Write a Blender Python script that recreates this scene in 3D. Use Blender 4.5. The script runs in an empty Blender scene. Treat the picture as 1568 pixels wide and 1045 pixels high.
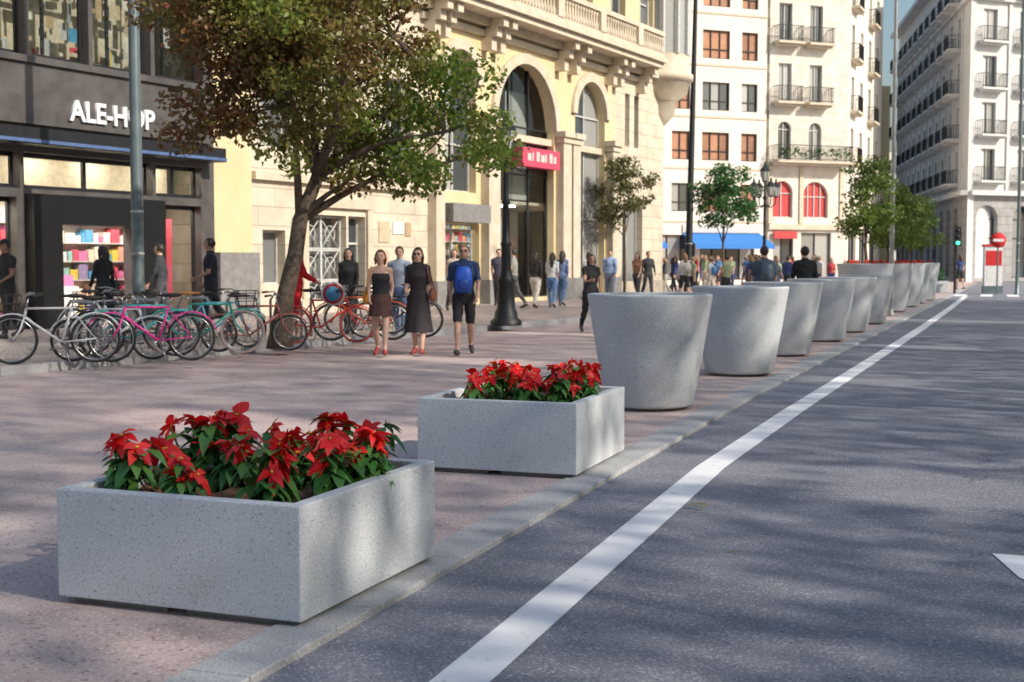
import bpy, math, random
import numpy as np
from mathutils import Vector, Matrix
rng = random.Random(7)
R = math.radians
scene = bpy.context.scene

# ------------------------------------------------------------ materials
_m = {}
def nodes(name):
    m = bpy.data.materials.new(name); m.use_nodes = True
    nt = m.node_tree; b = nt.nodes['Principled BSDF']
    return m, nt, b
def pm(name, c1, c2=None, scale=8, rough=.8, bump=0, bscale=None, metal=0, island=0, detail=5, spec=.5):
    if name in _m: return _m[name]
    m, nt, b = nodes(name); N = nt.nodes; L = nt.links
    if c2 is None: c2 = tuple(x*.8 for x in c1)
    tc = N.new('ShaderNodeTexCoord')
    no = N.new('ShaderNodeTexNoise'); no.inputs['Scale'].default_value = scale; no.inputs['Detail'].default_value = detail
    L.new(tc.outputs['Object'], no.inputs['Vector'])
    r = N.new('ShaderNodeValToRGB'); r.color_ramp.elements[0].position = .35; r.color_ramp.elements[1].position = .65
    r.color_ramp.elements[0].color = (*c1, 1); r.color_ramp.elements[1].color = (*c2, 1)
    L.new(no.outputs['Fac'], r.inputs['Fac'])
    out = r.outputs['Color']
    if island:
        g = N.new('ShaderNodeNewGeometry'); h = N.new('ShaderNodeHueSaturation')
        mr = N.new('ShaderNodeMapRange'); mr.inputs['To Min'].default_value = 1-island; mr.inputs['To Max'].default_value = 1+island
        L.new(g.outputs['Random Per Island'], mr.inputs['Value']); L.new(mr.outputs['Result'], h.inputs['Value'])
        L.new(out, h.inputs['Color']); out = h.outputs['Color']
    L.new(out, b.inputs['Base Color'])
    b.inputs['Roughness'].default_value = rough; b.inputs['Metallic'].default_value = metal
    b.inputs['Specular IOR Level'].default_value = spec
    if bump:
        n2 = N.new('ShaderNodeTexNoise'); n2.inputs['Scale'].default_value = bscale or scale*4; n2.inputs['Detail'].default_value = 6
        L.new(tc.outputs['Object'], n2.inputs['Vector'])
        bp = N.new('ShaderNodeBump'); bp.inputs['Strength'].default_value = bump; bp.inputs['Distance'].default_value = .02
        L.new(n2.outputs['Fac'], bp.inputs['Height']); L.new(bp.outputs['Normal'], b.inputs['Normal'])
    _m[name] = m
    return m

def speckle(name, base, dark, light, patch, sc=120, rough=.85, bump=.25, psc=.5, pits=.09, stain=None, stainlo=.58, cracks=0):
    """aggregate surface: fine light and dark grains over slow tone changes"""
    m, nt, b = nodes(name); N = nt.nodes; L = nt.links
    tc = N.new('ShaderNodeTexCoord')
    def noise(s, d=3):
        n = N.new('ShaderNodeTexNoise'); n.inputs['Scale'].default_value = s; n.inputs['Detail'].default_value = d
        L.new(tc.outputs['Object'], n.inputs['Vector']); return n
    def ramp(src, a, c):
        r = N.new('ShaderNodeMapRange'); r.inputs['From Min'].default_value = a; r.inputs['From Max'].default_value = c
        L.new(src, r.inputs['Value']); return r.outputs['Result']
    def mix(f, a, c):
        x = N.new('ShaderNodeMix'); x.data_type = 'RGBA'; L.new(f, x.inputs['Factor'])
        for v, i in ((a, 6), (c, 7)):
            if isinstance(v, tuple): x.inputs[i].default_value = (*v, 1)
            else: L.new(v, x.inputs[i])
        return x.outputs[2]
    c = mix(ramp(noise(psc, 6).outputs['Fac'], .38, .62), base, patch)
    if stain:
        c = mix(ramp(noise(2.2, 8).outputs['Fac'], stainlo, .75), c, stain)
    c = mix(ramp(noise(sc, 2).outputs['Fac'], .56, .64), c, light)
    c = mix(ramp(noise(sc*.8, 2).outputs['Color'], .57, .66), c, dark)
    v = N.new('ShaderNodeTexVoronoi'); v.inputs['Scale'].default_value = sc*.35
    L.new(tc.outputs['Object'], v.inputs['Vector'])
    c = mix(ramp(v.outputs['Distance'], pits, pits*.5), c, dark)
    if cracks:
        nz = noise(1.5, 5); ad = N.new('ShaderNodeVectorMath'); ad.operation = 'MULTIPLY_ADD'; ad.inputs[1].default_value = (.9, .9, .9)
        L.new(nz.outputs['Color'], ad.inputs[0]); L.new(tc.outputs['Object'], ad.inputs[2])
        ve = N.new('ShaderNodeTexVoronoi'); ve.feature = 'DISTANCE_TO_EDGE'; ve.inputs['Scale'].default_value = .28; L.new(ad.outputs[0], ve.inputs['Vector'])
        ln = ramp(ve.outputs['Distance'], .0035, .001); mk = ramp(noise(.35, 2).outputs['Fac'], .5, .6)
        mu = N.new('ShaderNodeMath'); mu.operation = 'MULTIPLY'; L.new(ln, mu.inputs[0]); L.new(mk, mu.inputs[1])
        m3 = N.new('ShaderNodeMath'); m3.operation = 'MULTIPLY'; m3.inputs[1].default_value = cracks; L.new(mu.outputs[0], m3.inputs[0])
        c = mix(m3.outputs[0], c, dark)
    L.new(c, b.inputs['Base Color']); b.inputs['Roughness'].default_value = rough
    bp = N.new('ShaderNodeBump'); bp.inputs['Strength'].default_value = bump; bp.inputs['Distance'].default_value = .01
    L.new(noise(sc*.9, 4).outputs['Fac'], bp.inputs['Height']); L.new(bp.outputs['Normal'], b.inputs['Normal'])
    return m

def ashlar(name, c1, c2, mortar, bw=.9, bh=.45, ms=.012, rough=.85, vertical=True):
    m, nt, b = nodes(name); N = nt.nodes; L = nt.links
    tc = N.new('ShaderNodeTexCoord'); mp = N.new('ShaderNodeMapping')
    if vertical: mp.inputs['Rotation'].default_value = (R(90), 0, 0)
    L.new(tc.outputs['Object'], mp.inputs['Vector'])
    br = N.new('ShaderNodeTexBrick'); br.inputs['Scale'].default_value = 1
    br.inputs['Brick Width'].default_value = bw; br.inputs['Row Height'].default_value = bh
    br.inputs['Mortar Size'].default_value = ms; br.inputs['Mortar Smooth'].default_value = .3
    br.inputs['Color1'].default_value = (*c1, 1); br.inputs['Color2'].default_value = (*c2, 1); br.inputs['Mortar'].default_value = (*mortar, 1)
    L.new(mp.outputs['Vector'], br.inputs['Vector'])
    no = N.new('ShaderNodeTexNoise'); no.inputs['Scale'].default_value = 1.3; no.inputs['Detail'].default_value = 8
    L.new(tc.outputs['Object'], no.inputs['Vector'])
    mr = N.new('ShaderNodeMapRange'); mr.inputs['From Min'].default_value = .3; mr.inputs['From Max'].default_value = .7
    mr.inputs['To Min'].default_value = .78; mr.inputs['To Max'].default_value = 1.08
    L.new(no.outputs['Fac'], mr.inputs['Value'])
    h = N.new('ShaderNodeHueSaturation'); L.new(br.outputs['Color'], h.inputs['Color']); L.new(mr.outputs['Result'], h.inputs['Value'])
    L.new(h.outputs['Color'], b.inputs['Base Color']); b.inputs['Roughness'].default_value = rough
    bp = N.new('ShaderNodeBump'); bp.inputs['Strength'].default_value = .5; bp.inputs['Distance'].default_value = .03; bp.invert = True
    L.new(br.outputs['Fac'], bp.inputs['Height']); L.new(bp.outputs['Normal'], b.inputs['Normal'])
    return m

def leafmat(name, cols, spread=.0, nscale=.6, cols2=None, transl=.3):
    m, nt, b = nodes(name); N = nt.nodes; L = nt.links
    g = N.new('ShaderNodeNewGeometry')
    def ramp(cs):
        r = N.new('ShaderNodeValToRGB'); cr = r.color_ramp
        while len(cr.elements) < len(cs): cr.elements.new(.5)
        for i, c in enumerate(cs):
            cr.elements[i].position = i/(len(cs)-1); cr.elements[i].color = (*c, 1)
        L.new(g.outputs['Random Per Island'], r.inputs['Fac']); return r.outputs['Color']
    c = ramp(cols)
    if cols2:
        tc = N.new('ShaderNodeTexCoord'); no = N.new('ShaderNodeTexNoise'); no.inputs['Scale'].default_value = nscale; no.inputs['Detail'].default_value = 3
        L.new(tc.outputs['Object'], no.inputs['Vector'])
        sx = N.new('ShaderNodeSeparateXYZ'); L.new(tc.outputs['Object'], sx.inputs[0])
        ma = N.new('ShaderNodeMath'); ma.operation = 'MULTIPLY_ADD'; ma.inputs[1].default_value = -.06
        L.new(sx.outputs['X'], ma.inputs[0]); L.new(no.outputs['Fac'], ma.inputs[2])
        mr = N.new('ShaderNodeMapRange'); mr.inputs['From Min'].default_value = .32; mr.inputs['From Max'].default_value = .54
        L.new(ma.outputs[0], mr.inputs['Value'])
        x = N.new('ShaderNodeMix'); x.data_type = 'RGBA'; L.new(mr.outputs['Result'], x.inputs['Factor']); L.new(c, x.inputs[6]); L.new(ramp(cols2), x.inputs[7])
        c = x.outputs[2]
    L.new(c, b.inputs['Base Color']); b.inputs['Roughness'].default_value = .45
    t = N.new('ShaderNodeBsdfTranslucent'); L.new(c, t.inputs['Color'])
    ms = N.new('ShaderNodeMixShader'); ms.inputs['Fac'].default_value = transl
    L.new(b.outputs[0], ms.inputs[1]); L.new(t.outputs[0], ms.inputs[2]); L.new(ms.outputs[0], N['Material Output'].inputs['Surface'])
    return m

def glassmat(name, dark, light, rough=.04, clear=0):
    m, nt, b = nodes(name); N = nt.nodes; L = nt.links
    g = N.new('ShaderNodeNewGeometry'); r = N.new('ShaderNodeValToRGB'); cr = r.color_ramp
    cr.elements[0].color = (*dark, 1); cr.elements[1].color = (*light, 1); cr.elements[0].position = .4; cr.elements[1].position = .95
    L.new(g.outputs['Random Per Island'], r.inputs['Fac'])
    L.new(r.outputs['Color'], b.inputs['Base Color']); b.inputs['Roughness'].default_value = rough
    b.inputs['Specular IOR Level'].default_value = .9
    if clear:
        gl = N.new('ShaderNodeBsdfGlossy'); gl.inputs['Roughness'].default_value = .02
        tr = N.new('ShaderNodeBsdfTransparent'); tr.inputs['Color'].default_value = (.88, .92, .9, 1)
        fr = N.new('ShaderNodeFresnel'); fr.inputs['IOR'].default_value = 1.7
        ms = N.new('ShaderNodeMixShader'); L.new(fr.outputs[0], ms.inputs['Fac'])
        L.new(tr.outputs[0], ms.inputs[1]); L.new(gl.outputs[0], ms.inputs[2]); L.new(ms.outputs[0], N['Material Output'].inputs['Surface'])
    return m
def emis(name, c, s):
    m, nt, b = nodes(name)
    b.inputs['Base Color'].default_value = (*c, 1); b.inputs['Emission Color'].default_value = (*c, 1); b.inputs['Emission Strength'].default_value = s
    return m

# ------------------------------------------------------------ mesh builder
class MB:
    def __init__(s): s.v = []; s.f = []; s.m = []; s.sm = []; s.mats = []
    def mi(s, mat):
        if mat not in s.mats: s.mats.append(mat)
        return s.mats.index(mat)
    def face(s, pts, mat, sm=False):
        n = len(s.v); s.v += [tuple(p) for p in pts]; s.f.append(tuple(range(n, n+len(pts)))); s.m.append(s.mi(mat)); s.sm.append(sm)
    def raw(s, V, F, mat, sm=True):
        n = len(s.v); s.v += [tuple(p) for p in V]; k = s.mi(mat)
        for f in F: s.f.append(tuple(i+n for i in f)); s.m.append(k); s.sm.append(sm)
    def box(s, x0, x1, y0, y1, z0, z1, mat):
        V = [(x, y, z) for x in (x0, x1) for y in (y0, y1) for z in (z0, z1)]
        s.raw(V, [(0, 1, 3, 2), (4, 6, 7, 5), (0, 4, 5, 1), (2, 3, 7, 6), (0, 2, 6, 4), (1, 5, 7, 3)], mat, False)
    def tube(s, pts, rad, mat, seg=8, closed=False, cap=True):
        pts = [Vector(p) for p in pts]; n = len(pts)
        if isinstance(rad, (int, float)): rad = [rad]*n
        V = []; ref = None
        for i, p in enumerate(pts):
            if closed: d = pts[(i+1) % n]-pts[i-1]
            else: d = pts[min(i+1, n-1)]-pts[max(i-1, 0)]
            d.normalize()
            if ref is None: ref = Vector((0, 0, 1)) if abs(d.z) < .9 else Vector((1, 0, 0))
            a = d.cross(ref)
            if a.length < 1e-4: a = d.cross(Vector((0, 1, 0)))
            a.normalize(); b = a.cross(d).normalized(); ref = b if not closed else ref
            for j in range(seg):
                t = 2*math.pi*j/seg; V.append(p+(a*math.cos(t)+b*math.sin(t))*rad[i])
        F = []
        for i in range(n if closed else n-1):
            for j in range(seg):
                k = (j+1) % seg; q = (i+1) % n
                F.append((i*seg+j, i*seg+k, q*seg+k, q*seg+j))
        if cap and not closed: F += [tuple(range(seg))[::-1], tuple(range((n-1)*seg, n*seg))]
        s.raw(V, F, mat)
    def lathe(s, prof, mat, seg=24, c=(0, 0), sm=True, close=False):
        V = []; n = len(prof)
        for r, z in prof:
            for j in range(seg):
                t = 2*math.pi*j/seg; V.append((c[0]+r*math.cos(t), c[1]+r*math.sin(t), z))
        F = [(i*seg+j, i*seg+(j+1) % seg, (i+1)*seg+(j+1) % seg, (i+1)*seg+j) for i in range(n-1) for j in range(seg)]
        s.raw(V, F, mat, sm)
    def ell(s, c, r, mat, seg=12, rings=8, keep=None):
        V, F = ellV(c, r, seg, rings)
        if keep: F = [f for f in F if keep(sum((Vector(V[i]) for i in f), Vector())/len(f))]
        s.raw(V, F, mat)
    def leaf(s, base, d, up, L, W, droop, mat, fold=.25):
        d = Vector(d).normalized(); side = d.cross(Vector(up))
        if side.length < 1e-3: side = d.cross(Vector((1, 0, 0)))
        side.normalize(); up = side.cross(d).normalized(); base = Vector(base)
        V = []; st = [(0, .06), (.22, .72), (.45, 1), (.72, .66), (1, 0.02)]
        for t, w in st:
            c = base+d*L*t-Vector((0, 0, 1))*droop*L*t*t
            V += [c-side*W*w*.5+up*fold*W*w*.5, c, c+side*W*w*.5+up*fold*W*w*.5]
        F = []
        for i in range(4):
            a = i*3; F += [(a, a+1, a+4, a+3), (a+1, a+2, a+5, a+4)]
        s.raw(V, F, mat)
    def obj(s, name, loc=(0, 0, 0), rz=0, parent=None, bevel=0):
        me = bpy.data.meshes.new(name); me.from_pydata(s.v, [], s.f)
        for m in s.mats: me.materials.append(m)
        me.polygons.foreach_set('material_index', s.m); me.polygons.foreach_set('use_smooth', s.sm); me.update()
        o = bpy.data.objects.new(name, me); scene.collection.objects.link(o)
        o.location = loc; o.rotation_euler = (0, 0, rz)
        if parent: o.parent = parent
        if bevel:
            b = o.modifiers.new('b', 'BEVEL'); b.width = bevel; b.segments = 2; b.limit_method = 'ANGLE'
        return o
def ellV(c, r, seg=12, rings=8):
    V = [(c[0], c[1], c[2]-r[2])]
    for i in range(1, rings):
        p = -math.pi/2+math.pi*i/rings
        for j in range(seg):
            t = 2*math.pi*j/seg; V.append((c[0]+r[0]*math.cos(p)*math.cos(t), c[1]+r[1]*math.cos(p)*math.sin(t), c[2]+r[2]*math.sin(p)))
    V.append((c[0], c[1], c[2]+r[2])); F = []
    for j in range(seg): F.append((0, 1+(j+1) % seg, 1+j))
    for i in range(rings-2):
        for j in range(seg):
            a = 1+i*seg; F.append((a+j, a+(j+1) % seg, a+seg+(j+1) % seg, a+seg+j))
    a = 1+(rings-2)*seg
    for j in range(seg): F.append((a+j, a+(j+1) % seg, len(V)-1))
    return V, F

# ------------------------------------------------------------ street frame: t along the road, n to the left of it
AR = R(20.2)
def W(t, n, z=0):
    return (math.sin(AR)*t-math.cos(AR)*n, math.cos(AR)*t+math.sin(AR)*n, z)
def bend(t): return -0.018*max(0, t-15)
ST = [-40, -10, 0, 6, 12, 15, 20, 26, 33, 42, 52, 70, 100, 150]

# ------------------------------------------------------------ ground surfaces
asphalt = speckle('asphalt', (.195, .20, .235), (.07, .07, .085), (.40, .40, .43), (.16, .165, .195), sc=75, bump=.5, psc=.5, rough=.7, pits=.12, stain=(.235, .24, .275), stainlo=.5, cracks=.75)
plazam = speckle('red_asphalt', (.47, .355, .335), (.22, .13, .12), (.60, .53, .51), (.53, .43, .405), sc=55, bump=.5, psc=.35, stain=(.34, .25, .24), pits=.12, stainlo=.5, cracks=.4)
concm = speckle('kerb_concrete', (.43, .43, .44), (.2, .2, .2), (.56, .56, .55), (.36, .36, .365), sc=90, bump=.4, psc=2, stain=(.27, .26, .26))
tile = ashlar('pavement_tile', (.45, .37, .34), (.39, .32, .30), (.25, .21, .2), .4, .4, .012, .5, False)
farm = speckle('far_paving', (.40, .36, .34), (.27, .24, .22), (.45, .42, .4), (.35, .32, .30), sc=20, psc=.2)

b = MB(); b.face([(-600, -300, 0), (600, -300, 0), (600, 900, 0), (-600, 900, 0)], farm); b.obj('ground', (0, 0, -.034))
def sheet(name, n0, n1, z, mat, st=ST):
    b = MB(); V = []; F = []
    for t in st:
        for n in (n0, n1): V.append(W(t, n+bend(t), z))
    for i in range(len(st)-1): F.append((2*i, 2*i+1, 2*i+3, 2*i+2))
    b.raw(V, F, mat, False); return b.obj(name)
sheet('road', -9, 2.48, -.022, asphalt)
sheet('plaza_pavement', 2.735, 60, 0, plazam)
# white line, worn
m, nt, bs = nodes('road_paint'); N = nt.nodes; L = nt.links
tc = N.new('ShaderNodeTexCoord'); no = N.new('ShaderNodeTexNoise'); no.inputs['Scale'].default_value = 9; no.inputs['Detail'].default_value = 10; no.inputs['Roughness'].default_value = .75
L.new(tc.outputs['Object'], no.inputs['Vector']); rp = N.new('ShaderNodeValToRGB')
rp.color_ramp.elements[0].position = .30; rp.color_ramp.elements[0].color = (.4, .4, .41, 1); rp.color_ramp.elements[1].position = .42; rp.color_ramp.elements[1].color = (.85, .85, .86, 1)
L.new(no.outputs['Fac'], rp.inputs['Fac']); L.new(rp.outputs['Color'], bs.inputs['Base Color']); bs.inputs['Roughness'].default_value = .6
paint = m
b = MB(); V = []; F = []
LT = [(-10, 1.5), (4.3, 1.78), (9.5, 1.93), (13.5, 1.88), (17.5, 1.79), (24, 1.65), (31, 1.5), (45, 1.28), (61, 1.1)]
for t, n in LT:
    V += [W(t, n-.105, -.017), W(t, n+.105, -.017)]
for i in range(len(LT)-1): F.append((2*i, 2*i+1, 2*i+3, 2*i+2))
b.raw(V, F, paint, False)
b.obj('road_edge_line')
b = MB()
b.face([(2.50, 6.72, -.017), (2.44, 6.2, -.017), (2.62, 5.2, -.017), (3.5, 6.3, -.017)], paint)
b.face([(2.85, 6.6, -.013), (3.2, 6.46, -.013), (4.1, 9.1, -.013), (3.9, 9.2, -.013)][::-1], paint)
b.obj('road_arrow')
b = MB()
for i in range(9):
    n = 1.6-i*1.1
    b.face([W(60, n, -.016), W(60, n-.5, -.016), W(64, n-.5, -.016), W(64, n, -.016)], paint)
b.obj('zebra_crossing')
# kerb strip of concrete stones
b = MB(); t = -12.
while t < 75:
    V = []
    for tt in (t, t+.992):
        for n in (2.47, 2.74):
            for z in (-.03, .012): V.append(W(tt, n+bend(tt), z))
    b.raw(V, [(0, 1, 3, 2), (4, 6, 7, 5), (0, 4, 5, 1), (2, 3, 7, 6), (1, 5, 7, 3)], concm, False); t += 1
b.obj('kerb', bevel=.006)

FO = (-9.84, 26.7, 0); FA = R(61.0)          # left facade line
KO = (-3.28, 23.1, 0)
b = MB(); b.box(-70, 38, .16, 9, .005, .12, tile); b.obj('left_pavement', KO, FA)
b = MB(); x = -70
while x < 38: b.box(x, x+.99, 0, .155, .003, .125, concm); x += 1
b.obj('left_kerb', KO, FA)
b = MB(); V = [W(-50, -9, -.02), W(70, -9, -.02), W(70, -40, -.02), W(-50, -40, -.02)]
b.raw(V+[(v[0], v[1], .1) for v in V], [(4, 5, 6, 7), (0, 1, 5, 4), (1, 2, 6, 5)], tile, False); b.obj('right_pavement')

# ------------------------------------------------------------ facades
gl_dark = glassmat('window_glass', (.05, .06, .07), (.42, .42, .40))
gl_clear = glassmat('shop_glass', (.1, .1, .1), (.1, .1, .1), clear=1)
frame_dk = pm('dark_frame', (.03, .03, .035), rough=.4, metal=.3)
frame_wh = pm('white_frame', (.6, .6, .57), rough=.5)
iron = pm('wrought_iron', (.025, .027, .03), rough=.5, metal=.4)
def facade(b, x0, x1, z0, z1, ops, wall, glass=None, frame=None, dep=.25, y=0, mull=1, fw=.06):
    xs = sorted({x0, x1}.union(*[{o[0], o[1]} for o in ops])) if ops else [x0, x1]
    zs = sorted({z0, z1}.union(*[{o[2], o[3]} for o in ops])) if ops else [z0, z1]
    for i in range(len(xs)-1):
        j = 0
        while j < len(zs)-1:
            cx = (xs[i]+xs[i+1])/2
            def solid(j):
                cz = (zs[j]+zs[j+1])/2
                return not any(o[0] < cx < o[1] and o[2] < cz < o[3] for o in ops)
            if not solid(j): j += 1; continue
            k = j
            while k+1 < len(zs)-1 and solid(k+1): k += 1
            b.face([(xs[i], y, zs[j]), (xs[i+1], y, zs[j]), (xs[i+1], y, zs[k+1]), (xs[i], y, zs[k+1])], wall)
            j = k+1
    for o in ops:
        a, c, d, e = o[:4]; opt = o[4] if len(o) > 4 else {}
        g = opt.get('glass', glass); fr = opt.get('frame', frame); Y = y+opt.get('dep', dep)
        arch = opt.get('arch'); r = (c-a)/2; cz = e-r if arch else e
        b.face([(a, y, d), (a, Y, d), (a, Y, cz), (a, y, cz)], wall); b.face([(c, y, d), (c, Y, d), (c, Y, cz), (c, y, cz)], wall)
        b.face([(a, y, d), (c, y, d), (c, Y, d), (a, Y, d)], wall)
        if arch:
            mx = (a+c)/2; P = [(mx-r*math.cos(math.pi*i/16), cz+r*math.sin(math.pi*i/16)) for i in range(17)]
            for i in range(16):
                (p, q), (u, w) = P[i], P[i+1]
                b.face([(p, y, q), (u, y, w), (u, y, e), (p, y, e)], wall)
                b.face([(p, y, q), (u, y, w), (u, Y, w), (p, Y, q)], wall)
            if opt.get('trim'):
                tm = opt['trim']; w2 = opt.get('tw', .3)
                for i in range(16):
                    A = [(mx-(r+dr)*math.cos(math.pi*k/16), cz+(r+dr)*math.sin(math.pi*k/16)) for k in (i, i+1) for dr in (0, w2)]
                    yy = y-.12
                    b.face([(A[0][0], yy, A[0][1]), (A[2][0], yy, A[2][1]), (A[3][0], yy, A[3][1]), (A[1][0], yy, A[1][1])], tm)
                    b.face([(A[1][0], yy, A[1][1]), (A[3][0], yy, A[3][1]), (A[3][0], y, A[3][1]), (A[1][0], y, A[1][1])], tm)
                    b.face([(A[0][0], yy, A[0][1]), (A[2][0], yy, A[2][1]), (A[2][0], y, A[2][1]), (A[0][0], y, A[0][1])], tm)
        else: b.face([(a, y, e), (c, y, e), (c, Y, e), (a, Y, e)], wall)
        if g:
            n = opt.get('mull', mull)+1; w = (c-a)/n
            for i in range(n): b.face([(a+w*i, Y, d), (a+w*i+w, Y, d), (a+w*i+w, Y, e), (a+w*i, Y, e)], g)
        if fr:
            y0, y1 = Y-.07, Y-.004; n = opt.get('mull', mull)+1
            b.box(a, c, y0, y1, d, d+fw, fr)
            if not arch: b.box(a, c, y0, y1, e-fw, e, fr)
            else: b.box(a, c, y0, y1, cz-fw/2, cz+fw/2, fr)
            for i in range(n+1):
                xx = a+(c-a)*i/n; b.box(max(a, xx-fw/2), min(c, xx+fw/2), y0-.003, y1-.001, d+.002, (e if not arch else (cz if i in (0, n) else e))-.002, fr)
            for zz in opt.get('bars', []): b.box(a, c, y0-.001, y1-.002, zz-fw/2, zz+fw/2, fr)
def body(b, x0, x1, z1, wall, D=12, yb=0, skew=0, skew1=0):
    b.face([(x0, yb, 0), (x0+skew, D, 0), (x0+skew, D, z1), (x0, yb, z1)], wall); b.face([(x1, yb, 0), (x1+skew1, D, 0), (x1+skew1, D, z1), (x1, yb, z1)], wall)
    b.face([(x0+skew, D, 0), (x1+skew1, D, 0), (x1+skew1, D, z1), (x0+skew, D, z1)], wall); b.face([(x0, yb, z1), (x1, yb, z1), (x1+skew1, D, z1), (x0+skew, D, z1)], wall)
def balcony(b, x0, x1, z, slab, rail, out=.8, h=1.0, bar=.14, th=.15):
    b.box(x0, x1, -out, -.003, z-th, z, slab); b.box(x0+.08, x1-.08, -out*.7, -.003, z-th-.12, z-th-.002, slab)
    for zz in (z+.1, z+h): b.box(x0+.04, x1-.04, -out+.03, -out+.07, zz-.02, zz+.02, rail)
    x = x0+.05
    while x < x1-.05: b.box(x, x+.025, -out+.04, -out+.06, z+.002, z+h-.022, rail); x += bar
    for xx in (x0+.05, x1-.08):
        y = -out+.1
        b.box(xx, xx+.03, -out+.075, -.005, z+h-.02, z+h+.02, rail)
        while y < -.05: b.box(xx, xx+.02, y, y+.02, z+.002, z+h-.022, rail); y += bar

# --- shop building with the lettered fascia
dkstone = pm('dark_fascia_stone', (.075, .068, .066), (.11, .10, .096), scale=3, rough=.35, bump=.1)
blackm = pm('black_portal', (.012, .012, .013), rough=.35)
bluel = pm('blue_strip', (.1, .16, .32), rough=.4)
inwall = pm('shop_interior', (.75, .68, .58), rough=.8)
pal = [pm('product_%d' % i, c, rough=.5) for i, c in enumerate([(.7, .1, .15), (.8, .6, .1), (.1, .35, .6), (.75, .75, .72), (.7, .2, .4), (.3, .55, .5), (.85, .4, .3), (.35, .3, .5), (.9, .85, .8)])]
warmp = [pm('display_reflection_%d' % i, c, rough=.7) for i, c in enumerate([(.7, .62, .48), (.62, .5, .34), (.55, .56, .55), (.78, .74, .66), (.5, .36, .22), (.3, .36, .42), (.75, .45, .3)])]  # also colours the panels that stand in for window reflections
lampm = emis('shop_ceiling_light', (1, .93, .82), 22)
lampb = emis('shop_front_light', (1, .92, .8), 34)
b = MB()
ops = [(-4.2, -.3, .3, 2.8), (-8.2, -4.4, .3, 2.8), (-8.2, -4.3, 2.98, 3.72), (-4.2, -.2, 2.98, 3.72), (-.1, 3.5, 2.98, 3.72), (3.6, 5.1, 2.98, 3.72),
       (.64, 2.86, .12, 2.25, {'glass': None, 'frame': None, 'dep': .3}), (3.88, 5.07, .3, 2.8, {'mull': 0})]
for z0 in (5.68, 9.9, 14):
    for x0, x1 in ((-8, -6.1), (-5.95, -4.1), (-3.95, -1.65), (-1.55, .0), (.1, 1.68), (1.8, 3.5), (3.62, 5.2)):
        ops.append((x0, x1, z0, z0+3.4, {'bars': [z0+2.5], 'mull': 0}))
facade(b, -9, 5.53, 0, 18, ops, dkstone, gl_clear, frame_dk, dep=.3, fw=.09)
body(b, -9, 5.53, 18, dkstone, 12)
b.box(-9, 5.35, -.12, -.003, 4.28, 5.5, dkstone); b.box(-9, 5.35, -.55, -.003, 3.84, 4.16, frame_dk); b.box(-9, 5.35, -.58, -.552, 3.86, 3.93, bluel)
b.box(-9, 5.4, -.2, -.003, 5.503, 5.64, dkstone)
for x0, x1, z0, z1 in ((-.11, .62, .12, 2.87), (2.88, 3.6, .12, 2.87), (.622, 2.878, 2.26, 2.87)): b.box(x0, x1, -.28, -.004, z0, z1, blackm)
# interiors: floors, lit ceilings, shelves
for z in (3.78, 9.4, 13.6): b.box(-8.9, 5.45, .35, 8, z, z+.15, inwall)
b.box(-8.9, 5.45, 4.5, 4.6, 0, 17, inwall)
b.box(-8.2, 5.3, .36, 2.2, 2.9, 2.94, inwall)
for x in range(-8, 5, 1):
    b.box(x, x+.8, .45, .75, 2.87, 2.897, lampb)
for x in (-6, -2, .5, 2.2, 4): b.box(x, x+.9, .6, .8, 3.74, 3.777, lampm)
def shelves(x0, x1, y, z0, z1, step=.36, wm=1):
    z = z0
    b.box(x0, x1, y+.3, y+.34, z0-.1, z1, inwall)
    while z < z1-.2:
        b.box(x0, x1, y, y+.3, z-.03, z, frame_wh); x = x0+.03
        while x < x1-.15:
            w = rng.uniform(.08, .22)*wm; b.box(x, x+w*.85, y+.03, y+.25, z+.002, z+rng.uniform(.12, step-.08), rng.choice(pal+[pal[0], pal[4], pal[8], warmp[3], warmp[0]])); x += w
        z += step
shelves(.5, 5.35, 1.45, .25, 2.85, .42, 1.5); shelves(-3.9, -.4, 1.2, .5, 2.8, .5, 2); shelves(-8, -4.4, 1.2, .5, 2.8)
b.box(3.95, 4.55, .45, .5, .6, 2.5, pal[0]); b.box(-3.6, -2.2, .45, .5, .8, 2.4, warmp[3]); b.box(-1.4, -.5, .45, .5, .9, 2.2, warmp[1])
b.box(1.5, 2.1, .9, 1.3, .12, .95, pal[3]); b.box(1.55, 2.0, .95, 1.25, .952, 1.2, pal[4])
b.box(-8, 5.1, 1.1, 1.15, 2.98, 3.7, warmp[0])
b.box(-8, 5.3, 1.9, 1.95, 5.6, 9.1, warmp[0]); b.box(-8, 5.3, 1.6, 1.65, 9.9, 13.4, warmp[0])
for i in range(330):                       # invented panels standing in for reflections in the first-floor glass
    x = rng.uniform(-8, 5); z = rng.uniform(5.7, 8.6); w = rng.uniform(.05, .35); h = rng.uniform(.08, .5); y = .6+i*.0038
    b.box(x, x+w, y, y+.003, z, z+h, rng.choice(warmp[:4]*3+warmp+pal[:3]))
for x in (-7, -5, -2.8, -.8, .9, 2.7, 4.4):
    b.box(x-.03, x+.03, .5, .56, 5.7, 9, frame_dk)
shop = b.obj('shop_building', FO, FA)
cu = bpy.data.curves.new('shop_letters', 'FONT'); cu.body = 'ALE-HOP'; cu.size = .60; cu.extrude = .03; cu.offset = .014; cu.space_character = 1.0
cu.materials.append(pm('white_letters', (.85, .85, .85), (.8, .8, .8), rough=.4))
to = bpy.data.objects.new('shop_letters', cu); scene.collection.objects.link(to); to.parent = shop
to.rotation_euler = (R(90), 0, 0); to.location = (.98, -.155, 4.45)

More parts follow.
